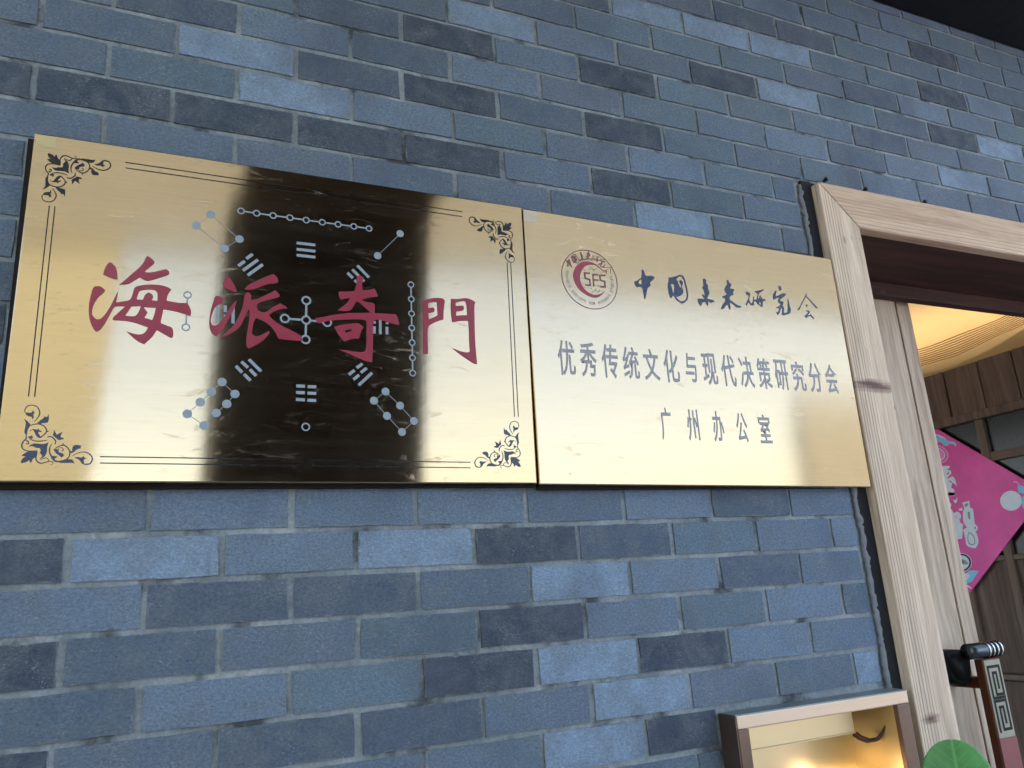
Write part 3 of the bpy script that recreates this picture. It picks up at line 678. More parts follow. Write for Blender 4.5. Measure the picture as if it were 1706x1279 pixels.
# ------------------------------------------------------------------ right sign
k1 = crop(1050, 440, 11.373); k2 = crop(1190, 450, 15.99); k3 = crop(1280, 470, 15.99)
calli = [
 [SM(k1, [(215,105),(245,105),(265,140),(285,210),(330,225),(400,215),(460,245),(440,290),(375,350),(385,400),(360,430),(330,455),(310,540),(285,660),(265,655),(250,560),(230,455),(190,430),(120,435),(90,390),(75,325),(115,320),(160,280),(205,255),(215,180)]),
  SM(k1, [(205,280),(218,350),(190,385),(150,350),(175,305)])],
 [SM(k1, [(725,235),(750,250),(800,240),(870,225),(930,200),(990,215),(1025,260),(1060,380),(1095,540),(1090,650),(1060,700),(990,745),(930,720),(870,670),(830,610),(810,590),(785,640),(755,635),(725,540),(710,400),(725,320)]),
  SM(k1, [(765,385),(805,370),(835,400),(830,470),(825,545),(810,550),(795,470),(780,420)]),
  SM(k1, [(870,290),(920,240),(970,240),(1005,290),(1035,400),(1065,540),(1060,640),(1020,690),(960,700),(900,660),(870,625),(960,590),(1000,540),(1000,480),(980,440),(1000,360),(980,310),(940,300),(925,320),(960,400),(965,440),(945,440),(915,370),(900,320)])],
 [SM(k1, [(1375,290),(1400,270),(1440,300),(1440,370),(1475,400),(1475,460),(1498,545),(1470,610),(1460,655),(1550,675),(1605,705),(1525,735),(1475,690),(1478,770),(1460,790),(1430,730),(1400,720),(1365,730),(1350,785),(1325,785),(1290,730),(1275,655),(1340,650),(1410,665),(1380,620),(1355,575),(1370,565),(1410,610),(1395,500),(1360,440),(1385,400)])],
 [SM(k2, [(325,265),(375,260),(400,340),(440,355),(465,390),(430,440),(420,490),(500,495),(528,530),(500,600),(515,650),(440,685),(412,710),(415,790),(480,830),(560,890),(640,940),(700,945),(725,980),(680,995),(590,985),(520,930),(440,870),(415,875),(430,960),(430,1040),(400,1045),(375,980),(350,910),(300,960),(250,1030),(180,1040),(190,980),(240,880),(290,820),(280,750),(220,735),(215,700),(290,665),(335,630),(290,580),(272,510),(300,430),(340,370),(330,320)])],
 [SM(k2, [(830,575),(880,575),(955,610),(950,680),(930,770),(950,840),(980,880),(1010,860),(1035,790),(1035,690),(1050,720),(1060,785),(1120,780),(1140,730),(1155,620),(1120,605),(1070,555),(1130,545),(1220,530),(1310,500),(1320,520),(1270,570),(1200,605),(1175,680),(1165,750),(1190,740),(1220,660),(1245,700),(1270,760),(1330,770),(1370,795),(1350,820),(1300,815),(1290,900),(1285,980),(1240,970),(1200,930),(1150,900),(1110,830),(1060,830),(1055,935),(970,935),(930,870),(905,850),(890,900),(860,950),(835,915),(870,820),(905,760),(915,670),(860,660)]),
  SM(k2, [(1215,830),(1235,870),(1240,920),(1200,910),(1195,870)])],
 [SM(k3, [(262,100),(300,95),(335,130),(352,200),(320,220),(285,215),(280,150)]),
  SM(k3, [(195,215),(220,235),(205,300),(190,380),(260,355),(340,315),(410,290),(455,310),(470,335),(420,385),(350,430),(310,480),(330,500),(375,510),(405,540),(385,600),(380,640),(415,680),(420,760),(410,810),(440,815),(500,790),(515,700),(515,560),(512,470),(522,430),(545,510),(570,640),(600,720),(590,800),(560,840),(470,870),(380,885),(355,830),(370,740),(355,690),(330,710),(310,790),(260,875),(235,850),(205,790),(255,800),(275,750),(280,690),(215,690),(215,665),(290,625),(325,600),(300,560),(255,530),(260,460),(290,410),(240,420),(180,450),(135,468),(120,400),(135,310)])],
 [SM(k3, [(1015,285),(1020,310),(1015,370),(1100,450),(1200,560),(1290,660),(1330,685),(1270,685),(1180,590),(1080,470),(1010,400),(985,410),(940,500),(880,620),(825,745),(790,735),(785,710),(840,640),(900,520),(960,400),(990,340)]),
  SM(k3, [(1005,590),(1025,595),(1045,630),(1030,665),(1000,630)]),
  SM(k3, [(1010,745),(1060,750),(1115,790),(1080,840),(1050,880),(1100,875),(1120,845),(1180,910),(1230,970),(1200,985),(1150,930),(1110,900),(1060,920),(1015,955),(965,910),(975,880),(1020,850),(1060,800),(1020,770)])]]
for L_ in calli: print_part('brush_character', L_, YP, M['ink_blue'], sR, .0002)
# printed lines in an upright sans face
def glyph(ch, cx, cz, wid, hgt, mat, parent, name='printed_character', rot=0, bold=.012, y=YP, key_box=None):
    cu = bpy.data.curves.new('t', 'FONT'); cu.body = ch; cu.size = 1; cu.offset = bold; cu.extrude = .01; cu.resolution_u = 4
    o = bpy.data.objects.new('t', cu); COL.objects.link(o)
    me = bpy.data.meshes.new_from_object(o.evaluated_get(bpy.context.evaluated_depsgraph_get()))
    bpy.data.objects.remove(o); bpy.data.curves.remove(cu)
    xs = [v.co.x for v in me.vertices]; ys = [v.co.y for v in me.vertices]
    if key_box is None: bx0, bx1, by0, by1 = min(xs), max(xs), min(ys), max(ys)
    else: bx0, bx1, by0, by1 = key_box[0] if key_box[0] is not None else min(xs), key_box[1] if key_box[1] is not None else max(xs), key_box[2], key_box[3]
    sx = wid / (bx1 - bx0) if wid else hgt / (by1 - by0); sz = hgt / (by1 - by0); mx, my = (bx0 + bx1) / 2, (by0 + by1) / 2
    ca, sa = math.cos(rot), math.sin(rot)
    for v in me.vertices:
        a, b, d = (v.co.x - mx) * sx, (v.co.y - my) * sz, v.co.z * .01
        v.co = (a * ca - b * sa, -d, a * sa + b * ca)
    return link(name, me, mat, parent), me, (cx, y, cz)
def put(res, parent):
    o, me, loc = res; o.location = loc; return o
row1 = "优秀传统文化与现代决策研究分会"
xa, xb = .7042, 1.4150
for i, ch in enumerate(row1):
    t = i / (len(row1) - 1); cx = .7262 + t * (1.4140 - .7262); ztop = -.4945 - .0075 * t; zbot = -.5665 - .0055 * t
    narrow = {'与': .028, '会': .036}.get(ch, .0375)
    hh = {'与': .90, '文': .95, '统': .96}.get(ch, 1)
    put(glyph(ch, cx, (ztop + zbot) / 2 + Z, narrow, (ztop - zbot) * hh, M['ink_line'], sR), sR)
for ch, px, wd, hh in (('广', 1110.0, .026, .068), ('州', 1154.5, .029, .066), ('办', 1196.6, .028, .066), ('公', 1236.0, .029, .064), ('室', 1274.3, .032, .064)):
    yc = 705.5 + (px - 1110) / (1274.3 - 1110) * 8.5; q = photo([(px, yc)])[0]
    put(glyph(ch, q[0], q[1], wd, hh, M['ink_line'], sR), sR)
# round emblem
em = crop(925, 405, 10.655)
EC = (.7962, -.3578 + Z); ER = .0655
emb = print_part('round_emblem', [circle(EC, ER, 72), circle(EC, ER - .0018, 72)], YP, M['ink_dred'], sR, .0002)
def sub(name, loops, mat, y=YP):
    me = loops_mesh(loops, y, .0002); c = bbox_c([p for l in loops for p in l]); return link(name, me, mat, emb, (c[0], y, c[1]))
sub('crescent', [SM(em, [(885,530),(830,465),(740,390),(650,340),(560,320),(460,340),(380,400),(330,490),(318,590),(345,690),(400,790),(480,870),(580,930),(690,968),(780,950),(850,890),(888,838),(820,890),(740,915),(650,905),(560,850),(490,770),(450,680),(440,590),(465,490),(530,410),(600,385),(690,385),(770,430),(840,490)])], M['ink_red'])
for pts in ([(605,535),(520,525),(530,620),(612,645),(622,745),(540,740)], [(752,560),(668,555),(685,757)], [(672,650),(757,655)], [(885,570),(790,572),(800,655),(880,682),(886,780),(805,770)]):
    q = em(pts)
    for a, b in zip(q, q[1:]):
        d = (Vector(b) - Vector(a)).normalized() * .0010
        sub('letter_stroke', [seg(tuple(Vector(a) - d), tuple(Vector(b) + d), .0033)], M['ink_dred'], YP - .0001 - random.random() * 8e-5)
for pts in ([(600,470),(620,430),(670,470),(720,465),(745,430)], [(675,470),(685,500)], [(650,880),(670,850),(720,840),(775,870),(790,830)], [(710,840),(710,800)], [(500,460),(540,490)], [(470,620),(495,620)], [(540,790),(510,770)], [(800,530),(850,510)], [(720,755),(790,760)], [(630,790),(650,820)]):
    q = em(pts); sub('twig_mark', [ribbon(q, [.0010] * len(q))], M['ink_green'])
rc = [(250,360),(352,280),(468,240),(590,225),(715,265),(835,345),(938,470)]
for L_, cpx in zip(calli, rc):
    c = em([cpx])[0]; b = bbox_c([p for l in L_ for p in l]); ang = math.atan2(c[1] - EC[1], c[0] - EC[0]) - math.pi / 2; s_ = .32
    ca, sa = math.cos(ang * .8), math.sin(ang * .8)
    LL = [[(c[0] + ((x - b[0]) * ca - (z - b[1]) * sa) * s_, c[1] + ((x - b[0]) * sa + (z - b[1]) * ca) * s_) for x, z in l[::2]] for l in L_]
    sub('ring_character', LL, M['ink_dred'])
ring_txt = "CHINESE SOCIETY FOR FUTURES STUDIES"
a0, a1 = math.radians(168), math.radians(372)
for i, ch in enumerate(ring_txt):
    if ch == ' ': continue
    a = a0 + (a1 - a0) * i / (len(ring_txt) - 1); r = ER * .80
    o, me, loc = glyph(ch, EC[0] + r * math.cos(a), EC[1] + r * math.sin(a), None, .0062, M['ink_line'], emb, 'ring_letter', a + math.pi / 2, .004, YP, (None, None, 0, .72))
    o.location = loc

# ------------------------------------------------------------------ door frame
df = thing('door_frame', 'pale ridged pine door frame with mitred corner, right of the brass signs', 'door frame', (2.4, 0, 0))
XL, XI, ZT, ZB = 1.4855, 1.600, -.019 + Z, -.130 + Z; YC = -.030
def mitre_board(pts, mat, y0=YC, y1=.002, bev=.0015):
    bm = bmesh.new(); prism(bm, [(x, y0, z) for x, z in pts], (0, y1 - y0, 0))
    bmesh.ops.recalc_face_normals(bm, faces=bm.faces)
    if bev: bmesh.ops.bevel(bm, geom=list(bm.edges), offset=bev, segments=2, affect='EDGES')
    me = bm_mesh(bm); c = bbox_c(pts); return link('casing_board', me, mat, df, (c[0], y0, c[1]))
mitre_board([(XL, 0.0), (XI, 0.0), (XI, ZB), (XL, ZT)], M['casing_v'])
mitre_board([(XL, ZT + .001), (XI, ZB + .001), (3.50, ZB + .001), (3.615, ZT + .001)], M['casing_h'])
mitre_board([(3.501, 0.0), (3.616, 0.0), (3.616, ZT), (3.501, ZB)], M['casing_v'])
box('head_lining', 1.585, 3.515, .0025, .345, ZB + .002, ZB + .036, M['lintel'], df, .002)
box('jamb_lining', 1.5805, 1.597, .0025, .345, 0, ZB, M['stile'], df, .002)
box('jamb_lining', 3.503, 3.5195, .0025, .345, 0, ZB, M['stile'], df, .002)
box('head_shade_board', 1.598, 3.502, .235, .268, -.1715 + Z, ZB + .0015, M['lintel'], df, .002)  # dark board added for the shade over the stile tops
# dark strips standing for the shade in the gap, sealant beads and screws
box('gap_shade_strip', 1.4515, XL - .0008, -.0055, .002, 0, ZT + .012, M['gap'], df)
box('gap_shade_strip', XL - .0007, 3.63, -.0055, .002, ZT + .0012, ZT + .010, M['gap'], df)
bm = bmesh.new(); pts = []; rad = []
z = .9
while z < ZT + .01:
    pts.append((1.4500 + random.uniform(-.003, .003), -.002 + random.uniform(-.0015, .001), z)); rad.append(random.uniform(.0045, .0075)); z += random.uniform(.005, .012)
add_tube(bm, pts, rad, 8); link('sealant_bead', smooth(bm_mesh(bm)), M['caulk'], df)
for (x, y) in ((1375, 300), (1441, 316), (1540, 337)):
    q = onY(x, y, -.012); bm = bmesh.new(); add_cyl(bm, (q.x, -.006, q.z), (q.x + .002, -.016, q.z + .003), .0035, .006, 10); add_cyl(bm, (q.x - .004, -.010, q.z - .004), (q.x + .006, -.013, q.z + .006), .003, .0035, 8)
    link('frame_screw', bm_mesh(bm), M['screw'], df, (q.x, -.01, q.z))

# ------------------------------------------------------------------ door leaf
dl = thing('door_leaf', 'closed left door leaf of pale pine, only its latch stile showing beside the frame', 'door', (1.86, .29, 0))
box('hinge_stile', 1.602, 1.72, .27, .315, .012, ZB - .004, M['stile'], dl, .003)
box('latch_stile', 1.935, 2.055, .27, .315, .012, ZB - .004, M['stile'], dl, .004, seg=2)
box('groove', 2.0552, 2.0895, .302, .314, .012, ZB - .004, M['plank'], dl)
box('rebate_strip', 2.090, 2.145, .292, .322, .012, ZB - .004, M['stile'], dl, .003, seg=2)
box('panel', 1.7205, 1.9345, .282, .305, .25, ZB - .16, M['plank'], dl, .002)
box('top_rail', 1.7205, 1.9345, .272, .313, ZB - .159, ZB - .005, M['stile'], dl, .002)
box('bottom_rail', 1.7205, 1.9345, .272, .313, .012, .249, M['stile'], dl, .002)
# pull handle with a key pattern, part of the leaf
hx0, hx1, hz1 = 1.953, 2.019, -1.205 + Z; hz0 = hz1 - .62; hy0, hy1 = .150, .174
hd = box('pull_handle', hx0, hx1, hy0, hy1, hz0, hz1, M['handle_side'], dl, .002)
fm = box('handle_face', hx0 + .003, hx1 - .003, hy0 - .0018, hy0 - .0003, hz1 - .187, hz1 - .003, M['handle_face'], hd)
ff = box('protective_film', hx0 + .001, hx1 - .001, hy0 - .0024, hy0 - .0003, hz0, hz1 - .1875, M['film'], hd)
for zz in (hz1 - .06, hz0 + .08): box('handle_post', 1.972, 2.0, hy1, .2695, zz - .014, zz + .014, M['handle_side'], hd, .002)
def key_loops(cx, cz, flip=1):
    # spiral key drawn as square-cornered ribbons
    pth = [(-.021, -.036), (-.021, .034), (.021, .034), (.021, -.033), (-.0065, -.033), (-.0065, .019), (.0065, .019), (.0065, -.017)]
    return [(cx + x * flip, cz + z) for x, z in pth]
bmk = []
for i, cz in enumerate((hz1 - .053, hz1 - .135)):
    q = key_loops(1.986, cz); 
    for j, (a, b) in enumerate(zip(q, q[1:])):
        d = (Vector(b) - Vector(a)).normalized() * .0035; bmk.append(loops_mesh([seg(tuple(Vector(a) - d), tuple(Vector(b) + d), .0070)], hy0 - .0022 - j * 2e-5, .0001))
bmk.append(loops_mesh([seg((1.9615, hz1 - .0935), (2.0105, hz1 - .0935), .0070)], hy0 - .0024, .0001))
link('key_pattern', join(bmk), M['handle_ink'], hd, (1.986, hy0, hz1 - .09))
# black lock on the handle
lk = thing('bike_lock', 'black lock with a ribbed steel-ringed barrel clamped round the top of the pull handle', 'lock', (1.94, .17, hz1))
q0, q1 = onY(1611, 1086, .165), onY(1663, 1079, .165)
bm = bmesh.new(); add_cyl(bm, q0, q1, .0195, None, 24); bmesh.ops.bevel(bm, geom=[e_ for e_ in bm.edges if len(e_.link_faces) == 2 and e_.calc_face_angle(0) > 1], offset=.002, segments=2, affect='EDGES'); link('barrel', smooth(bm_mesh(bm)), M['lock_metal'], lk, tuple((q0 + q1) / 2))
dd = (q1 - q0).normalized(); ln = (q1 - q0).length
for i in range(4):
    a = q0 + dd * ln * (.50 + .13 * i); bm = bmesh.new(); add_cyl(bm, a, a + dd * .0045, .0212, None, 24); link('dial_ring', bm_mesh(bm), M['steel'], lk, tuple(a))
bm = bmesh.new()
loop = [onY(x, y, .185) for x, y in ((1618, 1083), (1602, 1082), (1588, 1086), (1577, 1092), (1581, 1108), (1589, 1124), (1600, 1138), (1612, 1142), (1623, 1146), (1623, 1115), (1621, 1096))]
prism(bm, loop, (0, .075, 0)); bmesh.ops.recalc_face_normals(bm, faces=bm.faces); bmesh.ops.bevel(bm, geom=list(bm.edges), offset=.012, segments=3, affect='EDGES')
link('lock_body', smooth(bm_mesh(bm)), M['lock'], lk, tuple(sum(loop, Vector()) / len(loop)))

# ------------------------------------------------------------------ interior room
RX0, RX1, RY1, RZ = .2, 7.2, 6.2, .30 + Z
tag(box('interior_floor', RX0, RX1, .345, RY1, .001, .006, M['ifloor'], None), kind='structure')
iw = thing('interior_wall', 'dim plastered wall of the room behind the door, mostly out of sight', 'wall', (3, 6, 0))
box('back_wall', RX0, RX1, RY1, RY1 + .1, 0, RZ + .4, M['iwall'], iw)
for a_ in ((.345, RY1 + .1, 0, .7), (.345, RY1 + .1, 2.55, RZ + .4), (.345, .7, .7, 2.55), (5.2, RY1 + .1, .7, 2.55)): box('side_wall', RX0 - .1, RX0, a_[0], a_[1], a_[2] + .001, a_[3] - .001, M['iwall'], iw)  # opening added in the unseen left wall to let daylight onto the partition
box('side_wall', RX1, RX1 + .1, .345, RY1 + .1, 0, RZ + .4, M['iwall'], iw)
box('front_wall', 5.2, RX1, .0, .34, 0, RZ + .4, M['iwall'], iw)
box('roof_slab', RX0 - .1, RX1 + .1, .0, RY1 + .1, RZ + .4, RZ + .5, M['iwall'], iw)
# ceiling with curved grooves
def arc(pxs, dz=0):
    P3 = [onZ(x, y, .30 + dz) for x, y in pxs]; return [(p.x, p.y) for p in P3]
g1 = arc([(1526,583),(1560,572),(1600,556),(1650,537),(1672,527)]); g9 = arc([(1532,612),(1565,603),(1600,592),(1660,562),(1700,545)]); low = arc([(1533,622),(1565,615),(1600,604),(1650,580),(1706,546)])
def extend(p, n=3):
    a, b = Vector(p[0]), Vector(p[1]); c, d = Vector(p[-1]), Vector(p[-2]); e1 = (a - b).normalized(); e2 = (c - d).normalized()
    return [tuple(a + e1 * .9 + Vector((-.35, 0))), tuple(a + e1 * .45 + Vector((-.08, 0)))] + list(p) + [tuple(c + e2 * .35 + Vector((-.06, 0))), tuple(c + e2 * .7 + Vector((-.25, 0)))]
g1, g9, low = [catmull(extend(p), 8, 200, False) for p in (g1, g9, low)]
ce = thing('room_ceiling', 'warm lit cream ceiling with curved parallel grooves inside the doorway', 'ceiling', (3.8, 3, RZ))
bm = bmesh.new()
def sheet(bm, A, B, za, zb):
    n = min(len(A), len(B)); a = [bm.verts.new((A[i][0], A[i][1], za)) for i in range(n)]; b = [bm.verts.new((B[i][0], B[i][1], zb)) for i in range(n)]
    for i in range(n - 1): bm.faces.new((a[i], b[i], b[i + 1], a[i + 1]))
inner = [(RX0, p[1]) for p in g1]
sheet(bm, inner, g1, RZ, RZ)
link('flat_panel', smooth(bm_mesh(bm)), M['ceil'], ce)
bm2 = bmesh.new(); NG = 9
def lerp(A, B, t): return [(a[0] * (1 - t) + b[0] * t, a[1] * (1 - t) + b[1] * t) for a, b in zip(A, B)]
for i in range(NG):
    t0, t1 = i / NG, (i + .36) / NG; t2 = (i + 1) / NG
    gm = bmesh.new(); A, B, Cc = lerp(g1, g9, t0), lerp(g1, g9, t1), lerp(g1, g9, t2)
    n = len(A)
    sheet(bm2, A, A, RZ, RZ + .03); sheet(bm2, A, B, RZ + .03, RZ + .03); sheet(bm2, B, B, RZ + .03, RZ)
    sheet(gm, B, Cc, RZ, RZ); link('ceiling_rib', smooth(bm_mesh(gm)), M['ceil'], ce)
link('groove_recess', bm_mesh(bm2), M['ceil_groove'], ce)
bm = bmesh.new(); low2 = [(x + .05, y) for x, y in low]
sheet(bm, g9, low, RZ, RZ - .004); link('edge_band', smooth(bm_mesh(bm)), M['ceil'], ce)
bm = bmesh.new(); sheet(bm, low, low, RZ - .004, RZ + .10); far = [(RX1, p[1]) for p in low]; sheet(bm, low, far, RZ + .10, RZ + .10)
link('raised_margin', smooth(bm_mesh(bm)), M['ceil'], ce)
# timber partition seen through the doorway
PX = 3.60
tp = thing('timber_partition', 'dark brown timber partition of planks, posts and smoky panes inside the room', 'partition', (PX, 1.3, 0))
def zat(x, y): return onX(x, y, PX)
TOPZ = -.012 + Z
ys = [2.35, 2.16, 1.97, 1.79, 1.61, 1.445, 1.286, 1.099, .925, .75, .58, .42]
for a, b in zip(ys, ys[1:]):
    dpt = random.uniform(-.006, .006); box('plank', PX + .0 + dpt, PX + .03, b + .003, a - .003, -.250 + Z, TOPZ, M['plank'], tp, .003)
box('top_rail', PX - .02, PX + .03, .42, 2.35, -.292 + Z, -.2505 + Z, M['plank'], tp, .003)
PY = [2.20, 1.90, 1.64, 1.385, 1.150, .90, .65, .46]
for y in PY: box('post', PX - .012, PX + .03, y - .020, y + .020, .0, -.293 + Z, M['post'], tp, .003)
for a, b in zip(PY, PY[1:]):
    for (z0, z1, kd) in ((-.455, -.293, 0), (-.72, -.500, 0), (-.93, -.745, 0), (-1.45, -.955, 1), (-2.40, -1.49, 1)):
        if kd == 0: box('pane', PX + .012, PX + .018, b + .0205, a - .0205, z0 + Z, z1 + Z, M['pane'], tp)
        else: box('lower_panel', PX + .008, PX + .018, b + .0205, a - .0205, z0 + Z, z1 + Z, M['plank'], tp)
    for zc in (-.4775, -.7325, -.9425, -1.470): box('cross_rail', PX - .008, PX + .028, b + .0202, a - .0202, zc - .021 + Z if zc == -.4775 else zc - .012 + Z, zc + .021 + Z if zc == -.4775 else zc + .012 + Z, M['plank_h'], tp, .002)
box('plinth', PX - .015, PX + .032, .42, 2.35, 0.0065, .03, M['plank'], tp)
bk = box('backing_sheet', PX + .0325, PX + .04, .36, 2.4, 0.0065, TOPZ - .002, M['plank'], tp)
# LED strip along the top of the partition lights the ceiling
led = thing('led_strip', 'warm light strip hidden on top of the timber partition', 'lamp', (PX + .3, 1.4, TOPZ))
box('light_bar', PX + .20, PX + .235, .5, 3.2, TOPZ - .16, TOPZ - .14, M['led'], led)
box('strip_tray', PX + .15, PX + .30, .45, 3.25, TOPZ - .175, TOPZ - .165, M['plank'], led)

# magenta diamond banner hanging on the partition
BX = PX - .016
bn = thing('diamond_banner', 'magenta diamond-shaped card with white and sky-blue prints hung on the timber partition', 'banner', (BX, 1.4, -.68 + Z))
def bp(px): return [onX(x, y, BX) for x, y in px]
tc = onX(1550, 708, BX); bc = onX(1616, 987, BX); cy_, cz_ = (tc.y + bc.y) / 2 + .01, (tc.z + bc.z) / 2; hd_ = (tc.z - bc.z) / 2
rr = onX(1706, 799, BX); 
sl_ = (tc.z - rr.z) / (tc.y - rr.y); hw_ = hd_ / abs(sl_) if sl_ else .45
bm = bmesh.new(); prism(bm, [(BX, tc.y, tc.z), (BX, tc.y - hw_, cz_), (BX, bc.y, bc.z), (BX, tc.y + hw_, cz_)], (.006, 0, 0)); link('card', bm_mesh(bm), M['banner'], bn)
def bprint(name, px, mat, lvl=0, sm=True, x0=0, y0=0, s=1):
    pts = [onX(x0 + p[0] / s, y0 + p[1] / s, BX) for p in px]; l2 = [(-p.y, p.z) for p in pts]
    if sm: l2 = catmull(l2, 4, 60)
    me = loops_mesh([l2], 0, .0003)
    for v in me.vertices: v.co = (BX - .0006 - lvl * .0004 + v.co.y, -v.co.x, v.co.z)
    me.flip_normals(); return link(name, me, mat, bn)
def ell(cx, cy, rx, ry, rot=0, n=20): return [(cx + rx * math.cos(t) * math.cos(rot) - ry * math.sin(t) * math.sin(rot), cy + rx * math.cos(t) * math.sin(rot) + ry * math.sin(t) * math.cos(rot)) for t in [2 * math.pi * i / n for i in range(n)]]
A_ = dict(x0=1536, y0=680, s=7.99); B_ = dict(x0=1560, y0=820, s=7.52)
bprint('white_disc', ell(1684.5, 834, 18, 16.5), M['b_white'])
bprint('cloud_print', [(150,345),(200,350),(230,355),(260,385),(310,400),(370,440),(430,445),(460,480),(445,510),(420,475),(370,475),(330,500),(290,490),(250,450),(160,460),(120,420)], M['b_blue'], 0, **A_)
bprint('cloud_edge', [(170,340),(240,360),(310,395),(310,412),(240,380),(170,358)], M['b_white'], 1, **A_)
for (r, mt, lv) in ((155, M['b_pink'], 0), (128, M['banner'], 1), (110, M['b_white'], 2), (98, M['b_pink'], 3), (30, M['banner'], 4)): bprint('ring_print', ell(205, 610, r, r * .78, .35), mt, lv, **A_)
bprint('white_lettering', [(150,770),(370,765),(365,800),(320,810),(385,830),(390,870),(340,920),(350,940),(400,900),(440,940),(465,1040),(440,1010),(400,990),(390,1060),(430,1080),(440,1150),(400,1165),(340,1160),(300,1140),(260,900)], M['b_white'], 0, **A_)
for p_ in ([(345,850),(365,855),(345,885),(330,880)], [(355,960),(385,965),(405,990),(380,985)], [(360,1110),(395,1115),(380,1130)], [(420,1000),(435,1010),(430,1040),(415,1020)]): bprint('lettering_gap', p_, M['banner'], 1, **A_)
for p_ in ([(205,90),(235,100),(265,65),(255,130),(235,135)], [(150,150),(180,130),(190,175),(165,170)], [(280,210),(320,190),(330,230),(290,225)], [(130,5),(235,0),(230,40),(150,40)]): bprint('petal_print', p_, M['b_white'], 0, **B_)
bprint('white_block', [(150,200),(190,215),(215,260),(270,240),(310,290),(290,370),(335,400),(325,580),(170,600)], M['b_white'], 0, **B_)
for p_ in ([(235,300),(260,295),(262,310),(236,316)], [(210,400),(225,395),(225,410),(210,412)], [(280,330),(300,326),(300,345),(282,348)]): bprint('block_gap', p_, M['b_pink'], 1, **B_)
bprint('white_outline_letter', [(325,130),(415,105),(425,190),(460,215),(480,380),(500,410),(525,440),(510,480),(490,480),(520,560),(525,640),(490,700),(430,690),(380,660),(365,590),(350,520),(335,470),(385,440),(340,370),(335,250),(350,200)], M['b_white'], 0, **B_)
for p_ in ([(350,150),(400,130),(395,165),(365,190)], [(395,240),(420,245),(430,330),(410,340),(395,290)], [(475,430),(500,435),(490,465),(478,460)]): bprint('letter_core', p_, M['b_grey'], 1, **B_)
bprint('letter_core', [(400,500),(440,510),(480,560),(490,640),(450,665),(400,640),(390,570)], M['b_grey'], 1, **B_); bprint('letter_fill', [(410,515),(436,522),(470,570),(478,635),(448,650),(410,630),(402,570)], M['b_white'], 2, **B_)
for (r, mt, lv) in ((130, M['b_white'], 0), (122, M['b_black'], 1), (98, M['b_white'], 2)): bprint('black_ring', ell(315, 880, r, r * .92), mt, lv, **B_)
bprint('eye_mark', [(250,870),(300,830),(380,860),(405,900),(340,905),(270,900)], M['b_grey'], 3, **B_); bprint('eye_mark', ell(310, 875, 34, 30), M['b_black'], 4, **B_)
bprint('cloud_print', [(420,980),(530,985),(500,1040),(470,1080),(440,1120),(340,1150),(310,1040),(380,1010)], M['b_blue'], 0, **B_)
bprint('cloud_edge', [(320,1010),(400,1020),(420,1050),(380,1100),(330,1090)], M['b_white'], 1, **B_)
bprint('petal_print', [(355,1155),(400,1165),(445,1205),(430,1205),(390,1180)], M['b_white'], 0, **B_)
C_ = dict(x0=1620, y0=700, s=5.814)
bprint('cloud_print', [(445,625),(540,650),(540,720),(450,700),(440,660)], M['b_blue'], 0, **C_); bprint('cloud_print', [(470,740),(540,735),(540,870),(490,850)], M['b_blue'], 0, **C_)
bprint('petal_print', [(395,590),(430,590),(460,625),(450,630),(425,605),(398,605)], M['b_pink'], 0, **C_)

# ------------------------------------------------------------------ light box in the wall
lb = thing('wall_light_box', 'copper-framed brass light box low in the brick wall beside the door frame, bulbs lit', 'light box', (1.22, 0, .6 + Z - 1.6))
bx0, bx1, bz1, bz0 = 1.004, 1.446, -1.2125 + Z, -1.92 + Z; fy = -.050
def uvbox(name, a, mat, parent, bev=.0015):
    bm = bmesh.new(); uv = bm.loops.layers.uv.new('UVMap'); add_box(bm, *a, bev, 2)
    for f in bm.faces:
        for l in f.loops: c = l.vert.co; l[uv].uv = (c.x + c.y * .3, c.z + c.y)
    return link(name, bm_mesh(bm), mat, parent, ((a[0] + a[1]) / 2, (a[2] + a[3]) / 2, (a[4] + a[5]) / 2))
uvbox('top_frame', (bx0 + .001, bx1, fy, fy + .012, bz1 - .024, bz1 - .0008), M['copper'], lb)
uvbox('side_frame', (bx0 + .001, bx0 + .026, fy, fy + .012, bz0, bz1 - .0245), M['box_dark'], lb)
uvbox('side_frame', (bx1 - .034, bx1, fy, fy + .012, bz0, bz1 - .0245), M['box_dark'], lb)
uvbox('bottom_frame', (bx0 + .0265, bx1 - .0345, fy, fy + .012, bz0, bz0 + .026), M['copper'], lb)
uvbox('top_sheet', (bx0 - .001, bx1 + .004, fy + .0005, -.0012, bz1 - .0005, bz1 + .0012), M['box_top'], lb, .0004)
uvbox('left_side', (bx0 - .002, bx0 + .0005, fy + .001, .0, bz0, bz1 - .001), M['box_dark'], lb, .0004)
uvbox('right_side', (bx1 - .0015, bx1 + .0008, fy + .0125, .0, bz0, bz1 - .001), M['box_dark'], lb, .0004)
ix0, ix1, iy = 1.010, 1.420, .092
uvbox('back_panel', (ix0, ix1, iy, iy + .002, bz0 + .03, bz1 - .025), M['box_in'], lb, .0003)
uvbox('inner_side', (ix1 - .0004, ix1 + .0016, fy + .0125, iy, bz0 + .03, bz1 - .025), M['box_in'], lb, .0003)
uvbox('inner_side', (ix0 - .0016, ix0 + .0004, fy + .0125, iy, bz0 + .03, bz1 - .025), M['box_in'], lb, .0003)
uvbox('inner_top', (ix0, ix1, fy + .0125, iy, bz1 - .0268, bz1 - .0248), M['box_in'], lb, .0003)
uvbox('baffle', (ix0 + .002, 1.362, .026, .0275, bz1 - .078, bz1 - .0275), M['box_in'], lb, .0003)
uvbox('baffle_lip', (ix0 + .002, 1.362, .0245, .034, bz1 - .0805, bz1 - .0785), M['box_in'], lb, .0003)
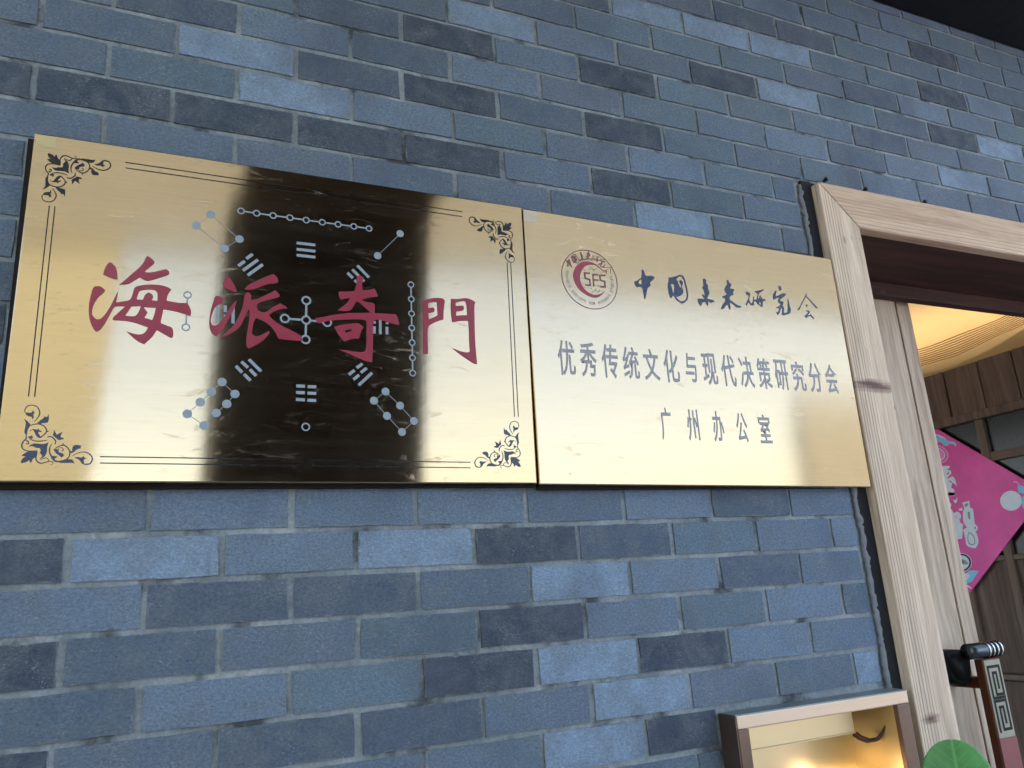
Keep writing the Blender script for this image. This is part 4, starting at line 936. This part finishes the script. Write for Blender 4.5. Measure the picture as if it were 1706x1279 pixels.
for k_, (mt, off) in enumerate(((M['wire_r'], 0), (M['wire_k'], .006), (M['wire_k'], -.004))):
    pth = [onY(x, y, yy + off) for yy, x, y in ((.05, 1425, 1222), (.04, 1434, 1229), (.03, 1448, 1234), (.018, 1464, 1231), (.006, 1474, 1218), (-.006, 1482, 1202), (-.018, 1490, 1187), (-.026, 1494, 1178))]
    pth = [(p.x - abs(off) * .6, p.y - off, p.z + off * .5) for p in pth]; bm = bmesh.new(); cm = []
    for a, b in zip(pth, pth[1:]):
        for t in (0, .5): cm.append(tuple(a[i] * (1 - t) + b[i] * t for i in range(3)))
    cm.append(pth[-1]); add_tube(bm, cm, .0030, 6); link('cable', smooth(bm_mesh(bm)), mt, lb)
for (x, y) in ((1395, 1300), (1490, 1302)):
    q = onY(x, y, .045); q.x = min(q.x, ix1 - .03); bm = bmesh.new(); bmesh.ops.create_uvsphere(bm, u_segments=16, v_segments=10, radius=.016, matrix=Matrix.Translation(q)); link('bulb', smooth(bm_mesh(bm)), M['bulb'], lb, tuple(q))

# ------------------------------------------------------------------ potted plant before the frame
pl = thing('potted_plant', 'potted plant whose one broad round green leaf reaches up before the door frame', 'plant', (1.30, -.30, 0))
bm = bmesh.new(); add_cyl(bm, (1.30, -.30, 0), (1.30, -.30, .32), .13, .17, 24); link('pot', smooth(bm_mesh(bm)), M['pot'], pl, (1.3, -.3, 0))
bm = bmesh.new(); add_cyl(bm, (1.30, -.30, .321), (1.30, -.30, .328), .155, .155, 24); link('soil', bm_mesh(bm), M['soil'], pl)
def leaf(c, L, W, tilt, yaw, name='leaf'):
    bm = bmesh.new(); n, mseg = 30, 10; G = {}
    for i in range(n + 1):
        t = math.sin(math.pi / 2 * i / n) if i < n else .9995; wd = W * (math.sqrt(max(0, 1 - ((t - .5) / .5) ** 2)) * .96 + .02) if t > .5 else W * (.12 + .86 * math.sin(math.pi * t) ** .7)
        for j in range(-mseg, mseg + 1):
            s_ = j / mseg; G[i, j] = bm.verts.new((s_ * wd, .16 * wd * abs(s_) ** 1.4 - .25 * L * (t - .5) ** 2, t * L))
    for i in range(n):
        for j in range(-mseg, mseg): bm.faces.new((G[i, j], G[i + 1, j], G[i + 1, j + 1], G[i, j + 1]))
    Mx = Matrix.Translation(c) @ Matrix.Rotation(yaw, 4, 'Z') @ Matrix.Rotation(tilt, 4, 'X'); bm.transform(Mx)
    me = smooth(bm_mesh(bm)); o = link(name, me, M['leaf'], pl, tuple(c))
    md = o.modifiers.new('thickness', 'SOLIDIFY'); md.thickness = .0009
    return o
tipx = onY(1583, 1231, -.2)
base = Vector((tipx.x - .002, -.205, tipx.z - .180))
leaf(base, .178, .066, math.radians(-8), math.radians(-46))
lv = [(Vector((1.22, -.34, .95)), .16, .06, 28, 80), (Vector((1.36, -.26, .86)), .16, .06, -30, -40), (Vector((1.27, -.40, .74)), .15, .055, 40, 150), (Vector((1.38, -.36, .66)), .15, .055, -42, 200), (Vector((1.20, -.26, .58)), .14, .05, 35, 30)]
for c, L_, W_, t_, y_ in lv: leaf(c, L_, W_, math.radians(t_), math.radians(y_))
for c in [base] + [q[0] for q in lv]:
    s0 = Vector((1.30, -.30, .325)); mid = (s0 + c) / 2 + Vector(((c.x - 1.3) * .3, (c.y + .3) * .3, .05)); bm = bmesh.new()
    pts = [s0 * (1 - t) ** 2 + mid * 2 * t * (1 - t) + c * t * t for t in [i / 8 for i in range(9)]]; add_tube(bm, pts, [.005 - .0025 * i / 8 for i in range(9)], 6); link('stem', smooth(bm_mesh(bm)), M['leaf'], pl)

# the left plate is slightly twisted, as thin sheet brass is; its prints follow the metal
for o_ in sL.children:
    if o_.type != 'MESH' or o_.name.startswith('backing'): continue
    wp = parent_world(o_)
    for v_ in o_.data.vertices:
        X_, Z_ = v_.co.x + o_.location.x, v_.co.z + o_.location.z
        if v_.co.y + o_.location.y < -.0055: v_.co.y += TWIST * (X_ - .22) * (Z_ - 1.935)
